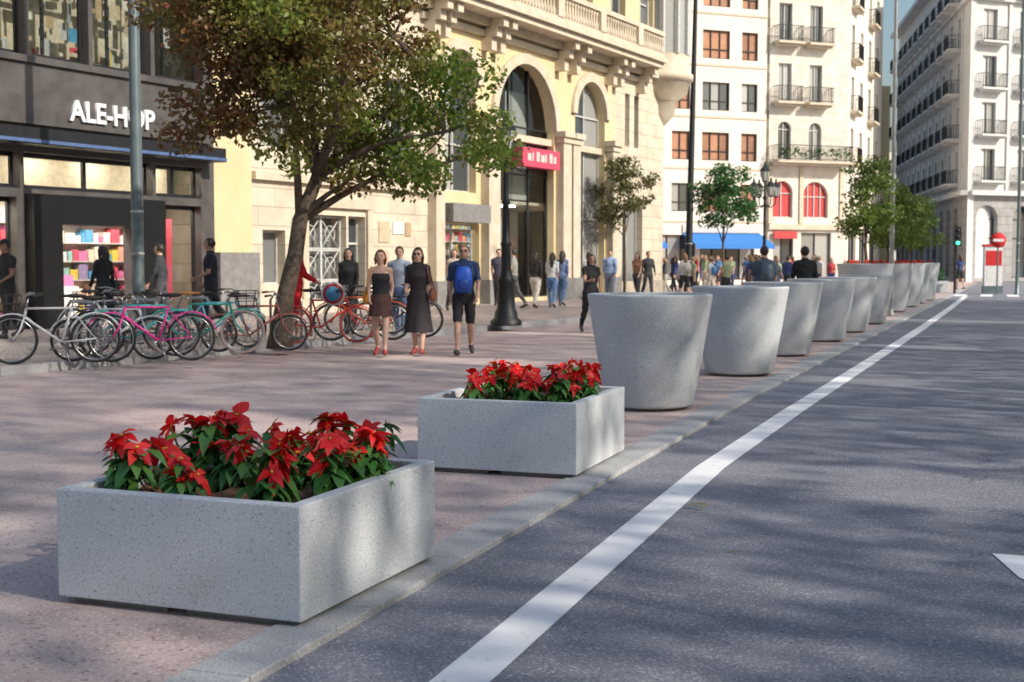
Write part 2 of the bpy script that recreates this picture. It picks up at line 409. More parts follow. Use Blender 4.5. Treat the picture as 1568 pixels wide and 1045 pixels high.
# --- ornate stone corner building
cream = ashlar('cream_ashlar', (.68, .60, .47), (.64, .56, .43), (.46, .38, .28), 1.3, .48, .014)
ochre = pm('ochre_plaster', (.64, .52, .30), (.69, .57, .35), scale=1.2, rough=.9, bump=.15, bscale=20)
trim = pm('pale_stone_trim', (.64, .56, .44), (.55, .47, .35), scale=2.5, rough=.85, bump=.2, bscale=15)
greyst = pm('grey_granite', (.20, .19, .18), (.26, .25, .24), scale=6, rough=.6, bump=.2)
b = MB()
T = {'arch': True, 'trim': trim, 'tw': .35}
ops = [(9.1, 10.85, .12, 2.75, {'glass': None, 'frame': None, 'dep': .5}), (10.95, 11.75, .12, 2.75, {'mull': 0, 'bars': [2.0]}),
       (7.3, 8.2, .9, 2.3, {'mull': 0}),
       (15.6, 18.1, .3, 2.7, {'glass': gl_clear}), (15.9, 17.9, 3.7, 8.15, dict(T, mull=1, bars=[5.2])),
       (19.15, 23.4, .25, 8.25, dict(T, mull=2, bars=[4.5, 5.6], glass=gl_clear, frame=frame_dk)),
       (25.1, 27.7, .25, 8.25, dict(T, mull=1, bars=[3.1, 5.6])),
       (29.6, 30.05, 6.1, 8.2, {'mull': 0}), (30.5, 30.95, 6.1, 8.2, {'mull': 0}), (29.4, 31.4, .4, 3.8, {'mull': 1})]
for x in (7.2, 10, 12.8): ops.append((x, x+1.25, 4.4, 6.8, {'bars': [6.1]}))
for z in (10.1, 14.4):
    for x in (7, 10, 13, 16.2, 19.2, 22, 25.2, 28.2, 31): ops.append((x, x+1.4, z, z+2.7, {'bars': [z+2]}))
def band(z0, z1, x0, x1, mat):
    sel = [o for o in ops if o[2] >= z0-.01 and o[3] <= z1+.01 and o[0] >= x0-.01 and o[1] <= x1+.01]
    facade(b, x0, x1, z0, z1, sel, mat, gl_dark, frame_wh, dep=.35)
band(0, 9.3, 5.53, 6.9, ochre); band(0, 9.3, 6.9, 15.2, cream); band(0, 9.3, 15.2, 28.5, ochre); band(0, 9.3, 28.5, 33.6, cream)
band(9.3, 19, 5.53, 33.6, ochre)
body(b, 5.53, 33.6, 19, cream, 14)
b.box(5.5, 6.95, -.2, -.003, 0, 1.72, greyst); b.box(6.96, 15.1, -.08, -.003, 0, .5, trim); b.box(28.2, 33.5, -.1, -.003, 0, .7, trim)
b.box(6.9, 15.3, -.14, -.003, 3.55, 3.75, trim)
# iron entrance lattice
for i in range(3):
    x = 9.1+i*.875; b.box(max(9.1, x-.04), min(10.85, x+.04), .2, .26, .12, 2.75, frame_wh)
for z in (.2, .95, 1.0, 1.8, 1.85, 2.7): b.box(9.1, 10.85, .21, .25, z-.02, z+.02, frame_wh)
for cx in (9.1, 9.975):
    for cz in (.2, 1.0, 1.85):
        for s in (1, -1):
            p = [(cx+.04, .23, cz if s > 0 else cz+.8), (cx+.83, .23, cz+.8 if s > 0 else cz)]; b.tube(p, .02, frame_wh, 4)
        b.tube([(cx+.43+.22*math.cos(a*.52), .23, cz+.4+.22*math.sin(a*.52)) for a in range(12)], .018, frame_wh, 4, closed=True)
b.face([(9.1, .5, .12), (10.85, .5, .12), (10.85, .5, 2.75), (9.1, .5, 2.75)], gl_dark)
b.box(8.85, 9.08, -.09, -.004, .5, 2.95, trim); b.box(11.77, 12.0, -.09, -.004, .5, 2.95, trim); b.box(8.85, 12.0, -.11, -.004, 2.952, 3.2, trim)
# notices
for x, z, w, h, c in ((12.4, 2.05, .5, .6, warmp[1]), (13.1, 2.3, .6, .35, pal[3]), (12.5, 1.3, .35, .5, warmp[6]), (13.75, 2.25, .3, .4, warmp[4])):
    b.box(x, x+w, -.03, -.004, z, z+h, c)
# columns with capitals and bases
for x0, x1 in ((15.0, 15.5), (18.2, 18.95), (23.55, 24.2), (24.35, 24.95), (27.8, 28.4)):
    b.box(x0, x1, -.32, -.003, .9, 5.75, trim); b.box(x0-.08, x1+.08, -.4, -.002, 0, .898, greyst)
    b.box(x0-.07, x1+.07, -.38, -.002, 5.752, 5.95, trim); b.box(x0-.14, x1+.14, -.46, -.002, 5.952, 6.15, trim)
for x0, x1 in ((18.95, 23.55), (24.95, 27.8), (15.5, 18.2)): b.box(x0+.1, x1-.1, .1, .3, 5.62 if x0 > 16 else 3.0, 5.85 if x0 > 16 else 3.5, trim if x0 > 16 else greyst)
redsign = pm('pink_sign', (.62, .08, .14), (.55, .06, .12), rough=.4)
b.box(20.6, 23.38, -.25, .2, 4.75, 5.4, redsign)
for i, w in enumerate((.25, .1, .22, .28, .12, .24, .2)): b.box(20.95+i*.32, 20.95+i*.32+w, -.263, -.252, 4.95, 5.2+(i % 3)*.04, frame_wh)
b.box(15.7, 18.0, -.5, .2, 2.72, 3.3, greyst)
# shop interior behind the big bay
b.box(15.2, 28, 4, 4.1, 0, 9, inwall); b.box(15, 28, .6, 4, 3.5, 3.6, inwall)
for x in (16, 19.5, 21.5, 26): b.box(x, x+1.2, 1.2, 1.5, 3.45, 3.498, lampm)
shelves(19.4, 23.2, 2.2, .4, 3.1, .45); shelves(15.8, 18, 1.5, .4, 2.6)
b.box(19.3, 21, .8, .85, .5, 3.0, warmp[5]); b.box(21.6, 23.2, 1.0, 1.05, 3.7, 7.5, warmp[2]); b.box(19.3, 21.2, 1.0, 1.05, 3.7, 7.5, warmp[5])
# cornice, brackets, balustraded balcony
for z0, z1, o in ((8.75, 8.95, .15), (9.3, 9.5, 1.0), (9.502, 9.68, 1.15), (9.05, 9.298, .35)): b.box(14.6, 31.2, -o, -.003, z0, z1, trim)
for x in (15.0, 15.6, 18.4, 19.0, 23.6, 24.6, 27.8, 28.5, 30.8):
    for k, (o, z0, z1) in enumerate(((.85, 9.02, 9.298), (.6, 8.72, 9.018), (.4, 8.3, 8.718))): b.box(x-.16, x+.16, -o, -.36 if k == 0 else -.155 if k == 1 else -.002, z0, z1, trim)
b.box(14.7, 31.1, -1.08, -.88, 9.683, 9.85, trim); b.box(14.7, 31.1, -1.1, -.86, 10.55, 10.72, trim)
x = 14.75; i = 0
while x < 31:
    if i % 14 == 0: b.box(x, x+.45, -1.12, -.84, 9.851, 10.549, trim); x += .55
    else: b.lathe([(.05, 9.85), (.085, 10.0), (.04, 10.2), (.04, 10.35), (.07, 10.45), (.05, 10.55)], trim, 6, (x+.08, -.98)); x += .22
    i += 1
b.box(5.5, 14.6, -.3, -.003, 9.1, 9.35, trim); b.box(31.2, 33.8, -.3, -.003, 9.1, 9.35, trim); b.box(5.5, 33.8, -.5, -.003, 13.4, 13.7, trim)
# round corner bay
b.lathe([(.3, 7.3), (.7, 7.7), (.8, 8.3), (1.25, 8.6), (1.35, 9.1), (1.5, 9.15), (1.5, 9.4), (1.3, 9.45), (1.3, 10.2)], trim, 24, (33.7, .3))
b.lathe([(1.25, 10.2), (1.25, 12.6)], gl_dark, 12, (33.7, .3), sm=False); b.lathe([(1.3, 12.6), (1.5, 12.7), (1.5, 13), (1.3, 13.1), (1.3, 19)], trim, 24, (33.7, .3))
for i in range(12):
    a = math.pi*2*i/12; cx, cy = 33.7+1.28*math.cos(a), .3+1.28*math.sin(a); b.box(cx-.09, cx+.09, cy-.09, cy+.09, 10.2, 12.6, frame_wh)
b.obj('ornate_stone_building', FO, FA)

# --- apartment building with brown blinds
whitew = pm('white_render', (.78, .72, .63), (.72, .66, .57), scale=.6, rough=.9)
paleb = ashlar('pale_stone', (.74, .69, .60), (.70, .65, .56), (.54, .49, .42), 1.6, .6, .01)
blind = pm('brown_blind', (.42, .21, .12), (.35, .17, .10), scale=3, island=.3, rough=.7)
AA = R(21.8)
b = MB(); ops = []
for i, z in enumerate((4.7, 8.0, 11.2, 14.5, 17.8, 21.1)):
    for x0, x1 in ((1.0, 2.3), (3.6, 5.6), (6.2, 7.5), (8.4, 10.4), (11.3, 12.5)):
        ops.append((x0, x1, z, z+1.8, {'mull': 1 if x1-x0 < 1.5 else 2, 'glass': blind if (i+int(x0*2)) % 3 else gl_dark, 'dep': .2, 'bars': [z+.6]}))
ops += [(.8, 4.5, .3, 3.2, {'mull': 3}), (5, 8, .3, 3.2, {'mull': 2}), (8.3, 12.4, .3, 3.2, {'mull': 3})]
facade(b, -4, 13.2, 0, 25, ops, whitew, gl_dark, frame_dk)
body(b, -4, 13.2, 25, whitew)
for z in (4.0, 7.4, 10.7, 14, 17.3): b.box(-4, 13.2, -.05, -.003, z, z+.12, trim)
awn = pm('blue_awning', (.03, .2, .6), (.03, .17, .5), rough=.7)
for x0, x1 in ((7, 12.8), (.5, 5)):
    b.raw([(x0, -.005, 3.3), (x1, -.005, 3.3), (x1, -1.8, 2.55), (x0, -1.8, 2.55), (x0, -1.8, 2.3), (x1, -1.8, 2.3)], [(0, 1, 2, 3), (3, 2, 5, 4)], awn, False)
b.box(7, 12.8, -.1, -.004, 3.35, 3.85, frame_wh)
b.obj('apartment_building', (4.4, 81.3, 0), AA)

# --- balcony building
b = MB(); ops = []
redw = pm('red_window', (.55, .05, .05), rough=.5)
for z in (8.2, 12.0, 15.9, 19.8):
    for x in (1.2, 3.6): ops.append((x-.5, x+.5, z, z+2.5, {'frame': frame_wh, 'arch': z < 9}))
ops += [(.3, 1.9, 4.4, 6.8, {'arch': True, 'glass': redw, 'frame': frame_wh}), (2.7, 4.7, 4.4, 6.8, {'arch': True, 'glass': redw, 'frame': frame_wh, 'mull': 3}), (.4, 2, .3, 3.4), (2.6, 5, .3, 3.4)]
facade(b, 0, 6.2, 0, 25, ops, paleb, gl_dark, frame_dk); body(b, 0, 6.2, 25, paleb)
for z in (12.0, 15.9, 19.8):
    for x in (1.2, 3.6): balcony(b, x-1, x+1, z-.05, trim, iron)
balcony(b, .1, 5.9, 8.1, trim, iron, 1.1)
for x in (0, 2.4, 5.6): b.box(x, x+.3, -.1, -.004, 4, 7.8, trim)
b.box(0, 6.2, -.2, -.003, 3.6, 3.95, trim); b.box(.3, 2.1, -.3, -.21, 3.0, 3.5, redw)
green = leafmat('balcony_leaves', [(.04, .1, .02), (.1, .18, .04), (.03, .06, .02)])
for i in range(260):
    x = rng.uniform(.2, 5.8); b.leaf((x, -1.0+rng.uniform(-.1, .1), 8.3+rng.random()*.6), (rng.uniform(-1, 1), rng.uniform(-1, 0), rng.uniform(-.5, 1)), (0, 0, 1), .3, .14, .3, green)
b.obj('balcony_building', (16.85, 86.3, 0), R(22))

# --- cream building running off down the street
b = MB(); ops = []
for z in (4.8, 8.3, 11.8, 15.3, 18.8):
    for i in range(4): ops.append((1.2+i*3.6, 2.4+i*3.6, z, z+2.3, {'frame': frame_wh}))
for i in range(3): ops.append((.8+i*4.6, 4+i*4.6, .3, 3.6))
facade(b, 0, 15, 0, 25, ops, whitew, gl_dark, frame_dk); body(b, 0, 15, 25, whitew)
for z in (8.2, 11.7, 15.2, 18.7):
    for i in range(0, 4, 2): balcony(b, .7+i*3.6, 2.9+i*3.6, z, trim, iron, .6)
for z in (4.2, 22.5): b.box(0, 15, -.35, -.003, z, z+.3, trim)
b.obj('cream_apartment_building', (22.6, 88.6, 0), R(66))
# yellow building further down
b = MB(); ops = [(1+i*3, 2.3+i*3, 4+3.4*j, 6.2+3.4*j) for i in range(3) for j in range(4)]
facade(b, 0, 10.3, 0, 19.5, ops, ochre, gl_dark, frame_wh); body(b, 0, 10.3, 19.5, ochre)
b.obj('yellow_building', (29, 133, 0), R(15))
# street-end building
b = MB(); ops = [(1+i*3.2, 2.4+i*3.2, 4+3.4*j, 6.4+3.4*j) for i in range(12) for j in range(4)]
facade(b, 0, 40, 0, 17, ops, paleb, gl_dark, frame_dk); body(b, 0, 40, 17, paleb)
b.obj('stone_office_building', (25, 185, 0), R(5))

# --- long grey-white building on the right
greyw = pm('grey_white_stone', (.66, .65, .62), (.58, .57, .55), scale=.5, rough=.85)
grb = ashlar('grey_rustication', (.40, .38, .36), (.35, .34, .33), (.2, .19, .18), 1.4, .6, .02)
def rightblock(Ln, name, org, ang, step=3.4, skew=0, skew1=0, out=.7):
    b = MB(); ops = []; low = []
    n = int(Ln/step)
    for z in (7.4, 10.75, 14.1, 17.45, 20.8):
        for i in range(n): ops.append((step*i+1.0, step*i+2.3, z, z+2.3, {'frame': frame_wh}))
    for i in range(n): low.append((step*i+.7, step*i+2.7, .3, 5.6, {'arch': True, 'bars': [3.2]}))
    facade(b, 0, Ln, 0, 6.5, low, grb, gl_dark, frame_dk, .5)
    facade(b, 0, Ln, 6.5, 24.5, ops, greyw, gl_dark, frame_dk); body(b, 0, Ln, 24.5, greyw, skew=skew, skew1=skew1)
    for z, o in ((6.3, .5), (24.2, .9), (20.3, .3)): b.box(-.1, Ln+.1, -o, -.003, z, z+.35, greyw)
    for z in (7.35, 10.7, 14.05, 17.4, 20.75):
        for i in range(n): balcony(b, step*i+.5, step*i+2.8, z, greyw, iron, out, bar=.16)
    for i in range(n+1):
        b.box(max(0, step*i-.12), min(Ln, step*i+.2), -.12, -.004, 6.66, 20.29, greyw)
    return b.obj(name, org, ang)
rightblock(40.6, 'grey_balcony_building', (39.6, 135, 0), R(-99.4), skew1=-12, out=1.0)
rightblock(24, 'grey_corner_building', (33.15, 95.2, 0), R(22), skew=9)

# --- low buildings along the right-hand side of the road, beyond the frame
warm = pm('sandy_stone', (.66, .58, .46), (.60, .53, .41), scale=.7, rough=.9)
def place_side(t0, t1, H):
    b = MB(); n = max(1, int((t1-t0)/3.2)); st = (t1-t0)/n; ops = []
    for j in range(int(H/3.5)-1):
        for i in range(n): ops.append((st*i+st*.3, st*i+st*.7, 4.4+3.5*j, 6.6+3.5*j))
    for i in range(n): ops.append((st*i+.3, st*i+st-.3, .3, 3.3))
    Ln = t1-t0; facade(b, 0, Ln, 0, H, ops, warm, gl_dark, frame_dk); body(b, 0, Ln, H, warm)
    b.box(-.02, Ln+.02, -.4, -.003, H-.4, H-.003, warm)
    for i, (x, y, z) in enumerate(b.v): b.v[i] = W(t0+x, -24-y, z)
    b.obj('roadside_building')
for t0, t1, H in ((-45, -12, 11.5), (-11.8, 20, 11), (20.2, 55, 11.5)): place_side(t0, t1, H)

# ------------------------------------------------------------ concrete planters
terr = speckle('terrazzo_concrete', (.60, .63, .66), (.3, .3, .31), (.76, .77, .77), (.55, .58, .605), sc=110, bump=.12, psc=3, rough=.7, pits=.08, stain=(.53, .54, .55), stainlo=.62)
terr2 = speckle('cast_concrete', (.54, .57, .59), (.38, .39, .4), (.64, .65, .66), (.48, .505, .525), sc=60, bump=.1, psc=2.2, rough=.75, pits=.07, stain=(.46, .47, .48), stainlo=.6)
soil = pm('soil', (.15, .07, .035), (.27, .14, .07), scale=30, rough=1, bump=1, bscale=60)
lg = leafmat('poinsettia_leaf', [(.035, .15, .035), (.07, .23, .05), (.14, .34, .07), (.04, .13, .035)], transl=.2)
lr = leafmat('poinsettia_bract', [(.72, .008, .012), (.9, .015, .015), (.95, .05, .04), (.62, .006, .02)], transl=.3)
stemm = pm('stem', (.12, .16, .05), rough=.7); ybud = pm('flower_bud', (.7, .55, .05), rough=.6)
def poinsettia(b, x, y, z, sc, r):
    nh = r.randint(4, 6)
    heads = []
    for i in range(nh):
        a = r.uniform(0, 6.28); rr = r.uniform(.02, .14)*sc; h = r.uniform(.15, .28)*sc
        heads.append((x+rr*math.cos(a), y+rr*math.sin(a), z+h, a))
        b.tube([(x, y, z-.02), (x+rr*.5*math.cos(a), y+rr*.5*math.sin(a), z+h*.5), heads[-1][:3]], [.006, .005, .004], stemm, 5)
    for hx, hy, hz, a in heads:
        tilt = Vector((math.cos(a)*.8+r.uniform(-.5, .5), math.sin(a)*.8+r.uniform(-.5, .5), 1)).normalized()
        u = tilt.cross(Vector((1, .2, 0))).normalized(); w = tilt.cross(u)
        for i in range(14):                                # green leaves down the stem
            t = i*2.4+r.random(); fz = r.uniform(-.17, -.01)*sc
            d = Vector((math.cos(t), math.sin(t), r.uniform(-.45, .4)))
            L = r.uniform(.075, .14)*sc; b.leaf((hx+(x-hx)*.3, hy+(y-hy)*.3, hz+fz), d, (0, 0, 1), L, L*r.uniform(.5, .66), r.uniform(.2, .9), lg, r.uniform(.1, .4))
        if r.random() < .88:
            nb = r.randint(8, 12)
            for i in range(nb):
                t = i*2.4+r.uniform(-.35, .35); d = u*math.cos(t)+w*math.sin(t)+tilt*r.uniform(-.35, .7)
                L = r.uniform(.055, .112)*sc; b.leaf((hx, hy, hz+.008), d, tilt, L, L*r.uniform(.45, .66), r.uniform(.05, .8), lr, r.uniform(.05, .4))
            for i in range(4): b.ell((hx+r.uniform(-.008, .008), hy+r.uniform(-.008, .008), hz+.014), (.005, .005, .006), ybud, 5, 4)
def box_planter(loc, rz, Wd, Dp, H, seed, plants):
    e = bpy.data.objects.new('box_planter', None); scene.collection.objects.link(e); e.location = loc; e.rotation_euler = (0, 0, rz)
    b = MB(); w, d, t, z0 = Wd, Dp, .07, .03
    o = [(0, 0), (w, 0), (w, d), (0, d)]; q = [(t, t), (w-t, t), (w-t, d-t), (t, d-t)]
    V = [(*p, z0) for p in o]+[(*p, H) for p in o]+[(*p, H) for p in q]+[(*p, H-.2) for p in q]
    F = [(3, 2, 1, 0)]
    for i in range(4):
        j = (i+1) % 4; F += [(i, j, 4+j, 4+i), (4+i, 4+j, 8+j, 8+i), (8+i, 8+j, 12+j, 12+i)]
    F.append((12, 13, 14, 15)); b.raw(V, F, terr, False); b.obj('concrete_box', parent=e, bevel=.007)
    b = MB()
    for x0, x1 in ((.05, w*.44), (w*.52, w-.05)): b.box(x0, x1, .05, d-.05, .0, .029, greyst)
    b.obj('feet', parent=e)
    b = MB(); n = 24; V = []; F = []
    for i in range(n+1):
        for j in range(n+1): V.append((t+.002+(w-2*t-.004)*i/n, t+.002+(d-2*t-.004)*j/n, H-.075+.02*math.sin(i*1.3+j*.7)+rng.uniform(-.012, .012)))
    for i in range(n):
        for j in range(n): F.append((i*(n+1)+j, (i+1)*(n+1)+j, (i+1)*(n+1)+j+1, i*(n+1)+j+1))
    b.raw(V, F, soil); b.obj('soil', parent=e)
    b = MB(); r = random.Random(seed)
    for x, y, s in plants: poinsettia(b, x*w, y*d, H-.07, s, r)
    b.obj('poinsettias', parent=e)
    return e
P1 = [(.16, .2, 1.0), (.2, .5, 1.1), (.17, .8, 1.15), (.4, .5, .95), (.42, .8, 1.0), (.42, .15, .75), (.62, .62, .95), (.62, .85, 1.0), (.74, .2, .95), (.84, .42, .95), (.84, .8, 1.0), (.88, .62, .95)]
P2 = [(.22, .3, .85), (.24, .65, .95), (.4, .35, .85), (.42, .75, .9), (.6, .3, .85), (.62, .7, .95), (.8, .35, .85), (.8, .72, .95), (.3, .85, .9), (.7, .88, .9), (.5, .55, .8), (.88, .55, .8)]
c1 = W(4.61, 2.61); box_planter((c1[0]-1.22*math.cos(R(21)), c1[1]+1.22*math.sin(R(21)), .002), R(-21), 1.22, 1.32, .508, 3, P1)
c2 = W(8.50, 2.655); box_planter((c2[0]-1.19*math.cos(R(19.5)), c2[1]+1.19*math.sin(R(19.5)), .002), R(-19.5), 1.19, 1.3, .525, 5, P2)

def round_planter(x, y, rt=.63, rb=.45, H=1.17, extra=None):
    e = MB(); s = H/1.17
    e.lathe([(0, .03), (rb-.04, .03), (rb-.01, .04), (rb, .06), (rb+(rt-rb)*.5, H*.5), (rt-.003, H-.03), (rt, H-.012), (rt-.01, H), (rt-.06, H), (rt-.07, H-.01), (rt-.085, H-.14), (0, H-.14)], terr2, 56)
    e.lathe([(rb-.1, .0), (rb-.1, .031)], greyst, 24); e.lathe([(0, H-.13), (rt-.09, H-.13)], soil, 24)
    o = e.obj('round_planter', (x, y, .001))
    return o
for x, y in ((1.41, 13.35), (3.02, 17.3), (4.31, 20.85), (5.82, 24.6), (7.08, 27.7), (8.52, 31.4)): round_planter(x, y, rt=.64)

# ------------------------------------------------------------ trees
bark = pm('bark', (.09, .065, .045), (.16, .12, .09), scale=12, rough=.95, bump=.8, bscale=30)
def leafquads(p, size, rr):
    n = len(p)
    a = rr.normal(size=(n, 3)); a[:, 2] -= .4; a /= np.linalg.norm(a, axis=1)[:, None]
    q = np.cross(a, rr.normal(size=(n, 3))); q /= np.linalg.norm(q, axis=1)[:, None]
    L = (size*(.6+.8*rr.random((n, 1)))); Wd = L*.62
    k = np.cross(a, q)*Wd*.15
    return np.stack([p-a*L*.5, p+q*Wd*.5+k, p+a*L*.5, p-q*Wd*.5+k], 1).reshape(-1, 3)
def leaves(c, rad, n, size, rr):
    d = rr.normal(size=(n, 3)); d /= np.linalg.norm(d, axis=1)[:, None]
    return leafquads(np.asarray(c)+d*(rr.random((n, 1))**.45)*rad, size, rr)
def foliage(A, lmat, e):
    n = len(A)//4
    me = bpy.data.meshes.new('foliage'); me.vertices.add(len(A)); me.vertices.foreach_set('co', A.ravel())
    me.loops.add(n*4); me.loops.foreach_set('vertex_index', np.arange(n*4)); me.polygons.add(n); me.polygons.foreach_set('loop_start', np.arange(n)*4); me.polygons.foreach_set('loop_total', np.full(n, 4))
    me.update(); me.validate(); me.materials.append(lmat)
    o = bpy.data.objects.new('foliage', me); scene.collection.objects.link(o); o.parent = e
def tree(name, loc, trunk, radii, ells, ncl, nl, size, lmat, seed, crad=.45, hubs=7, parent=None):
    rr = np.random.default_rng(seed); r = random.Random(seed)
    e = parent or bpy.data.objects.new(name, None)
    if not parent: scene.collection.objects.link(e); e.location = loc
    b = MB(); b.tube(trunk, radii, bark, 12)
    cl = []; wts = [x[1][0]*x[1][1]*x[1][2] for x in ells]
    while len(cl) < ncl:
        (cx, cy, cz), (rx, ry, rz) = r.choices(ells, wts)[0]
        d = Vector((r.gauss(0, 1), r.gauss(0, 1), r.gauss(0, 1))).normalized()*(r.random()**.38)
        p = Vector((cx+d.x*rx, cy+d.y*ry, cz+d.z*rz))
        if all((p-q).length > crad*.62 for q in cl) or r.random() < .1: cl.append(p)
    hb = []
    for _ in range(hubs):
        best = max(r.sample(cl, min(12, len(cl))), key=lambda p: min([(p-h).length for h in hb] or [9])); hb.append(best)
    src = [Vector(trunk[-1]), Vector(trunk[-2])]
    hp = []
    for i, h in enumerate(hb):
        s = src[i % 2]; mid = s.lerp(h, .5)+Vector((r.uniform(-.2, .2), r.uniform(-.2, .2), .12))*(h-s).length*.4
        e3 = s.lerp(h, .82)
        r0 = radii[-1]*.75; b.tube([s, s.lerp(mid, .5)+Vector((0, 0, .03)), mid, e3, h], [r0, r0*.75, r0*.55, r0*.35, r0*.2], bark, 7); hp.append([s.lerp(mid, .6), mid, e3, h])
    for c in cl:
        q = min((p for H_ in hp for p in H_), key=lambda p: (p-c).length)
        if (q-c).length > .05:
            m_ = q.lerp(c, .5)+Vector((r.uniform(-.1, .1), r.uniform(-.1, .1), r.uniform(-.02, .12)))*(q-c).length
            b.tube([q, m_, c], [radii[-1]*.22, radii[-1]*.13, radii[-1]*.05], bark, 5)
    b.obj('trunk_and_limbs', parent=e)
    A = []
    for c in cl:
        k = r.uniform(.55, 1.3)
        A.append(leaves(tuple(c), np.array([crad*k*1.15, crad*k*1.15, crad*k*.75]), int(nl*k*k), size, rr))
    foliage(np.concatenate(A), lmat, e)
    return e
lm1 = leafmat('plum_tree_leaves', [(.10, .19, .025), (.18, .30, .04), (.28, .35, .05), (.11, .2, .04), (.34, .30, .06)], cols2=[(.22, .075, .04), (.13, .065, .035), (.2, .17, .04), (.32, .14, .06), (.16, .17, .04)], nscale=.5, transl=.45)
lm2 = leafmat('young_tree_leaves', [(.07, .12, .03), (.13, .16, .05), (.20, .14, .06), (.10, .11, .04)], transl=.35)
lm3 = leafmat('green_tree_leaves', [(.03, .10, .03), (.05, .16, .04), (.08, .2, .05)], transl=.3)
lm4 = leafmat('olive_leaves', [(.10, .18, .03), (.17, .26, .05), (.30, .34, .08)], transl=.4)
tree('street_tree', (-3.72, 20.9, .1),
     [(0, 0, 0), (.02, 0, .35), (.10, .03, .9), (.25, .05, 1.5), (.33, .05, 2.05), (.62, .05, 2.75)], [.23, .165, .14, .13, .125, .10],
     [((.75, 0, 4.35), (2.0, 2.0, 1.7)), ((-.4, 0, 5.2), (1.3, 1.5, 1.1)), ((2.35, 0, 3.65), (1.35, 1.3, 1.0)), ((3.2, 0, 3.3), (.9, .8, .55)), ((.5, 0, 5.6), (2.0, 1.8, 1.0)), ((-.75, 0, 3.75), (.8, 1.0, .8)), ((-1.8, 0, 5.4), (.7, .6, .4))],
     165, 240, .10, lm1, 11, crad=.43, hubs=11)
tree('young_tree', (4.3, 50, .12), [(0, 0, 0), (.02, 0, 1.2), (0, 0, 2.3), (.03, 0, 3.0)], [.06, .05, .045, .035], [((0, 0, 3.9), (1.15, 1.0, 1.25)), ((-.3, 0, 4.7), (.7, .7, .7))], 38, 75, .13, lm2, 5, crad=.33, hubs=5)
tree('green_street_tree', (9.35, 58, .0), [(0, 0, 0), (.02, 0, 1.2), (0, 0, 2.3), (.03, 0, 3.1)], [.07, .06, .05, .04], [((0, 0, 4.2), (1.45, 1.3, 1.3)), ((.2, 0, 5.0), (.8, .8, .8))], 50, 90, .15, lm3, 8, crad=.38, hubs=6)
for i, (x, y, hh) in enumerate(((9.45, 35, 1.05), (11.2, 39, .85), (12.9, 43.2, .8), (14.2, 46.6, .9), (15.75, 50.5, .85))):
    p = round_planter(x, y, .74, .56, 1.44); p.name = 'tree_planter'
    tree('potted_tree', (x, y, 1.28), [(0, 0, 0), (.03, 0, .3), (0, 0, .6), (.02, 0, .9*hh)], [.05, .045, .04, .03],
         [((0, 0, 1.75*hh), (.78, .7, 1.05*hh)), ((.15, 0, 2.3*hh), (.5, .5, .7)), ((-.25, 0, 1.2), (.55, .5, .5))], 44, 90, .1, lm4, 20+i, crad=.28, hubs=6)
    b = MB(); r = random.Random(i)
    for k in range(7):
        a = k*.9; poinsettia(b, .45*math.cos(a), .45*math.sin(a), 0, .75, r)
    b.obj('poinsettia_bed', (x, y, 1.3))
# unseen clipped trees added out of frame so thin crowns filter the low sun
el = R(35); ct = 1/math.tan(el)
for j in range(10):
    tc_ = -33+9*j; nc = -11
    rr = np.random.default_rng(100+j); p = rr.uniform(-1, 1, size=(15500, 3)); p = p[(np.abs(p)**4).sum(1) < 1]*np.array([4.65, 2.2, 6.9])
    p[:, 2] += 11.4
    tg = tc_+p[:, 0]+p[:, 2]*ct*.2; ng = nc+p[:, 1]+p[:, 2]*ct*.98
    keep = np.ones(len(p), bool)
    for t0, wd, rng_ in ((9.0, .6, ((-.8, .9), (1.2, 2.6), (4.0, 8.0))), (16.7, .5, ((.6, 2.2), (3, 4.6), (6, 9))), (35, .8, ((-2, 3), (5, 8))), (4.6, .25, ((5, 8),)), (24, .4, ((0, 2), (5, 10)))):  # gaps cut through the added crowns to throw sun streaks on the ground
        dd = np.abs(tg-(t0+.204*ng))
        for a_, c_ in rng_: keep &= ~((dd < wd*(1+.3*np.sin(ng*3))) & (ng > a_) & (ng < c_))
    p = p[keep]
    e = bpy.data.objects.new('sun_filter_tree', None); scene.collection.objects.link(e); o_ = W(tc_, nc, .1); e.location = o_; e.rotation_euler = (0, 0, 0)
    # local axes follow the street
    ax = np.array([[math.sin(AR), math.cos(AR), 0], [-math.cos(AR), math.sin(AR), 0], [0, 0, 1]])
    foliage(leafquads(p@ax, .22, rr), lm3, e)
    b = MB(); b.tube([(0, 0, 0), (.05, 0, 3), (0, .05, 6), (0, 0, 10), (0, 0, 15)], [.2, .16, .13, .08, .03], bark, 10)
    for k in range(12):
        a = k*2.4; z = 5+k*.75; b.tube([(0, 0, z), (math.cos(a)*1, math.sin(a)*1, z+.8), (math.cos(a)*1.9, math.sin(a)*1.9, z+1.9)], [.06, .04, .015], bark, 6)
    b.obj('trunk_and_limbs', parent=e)

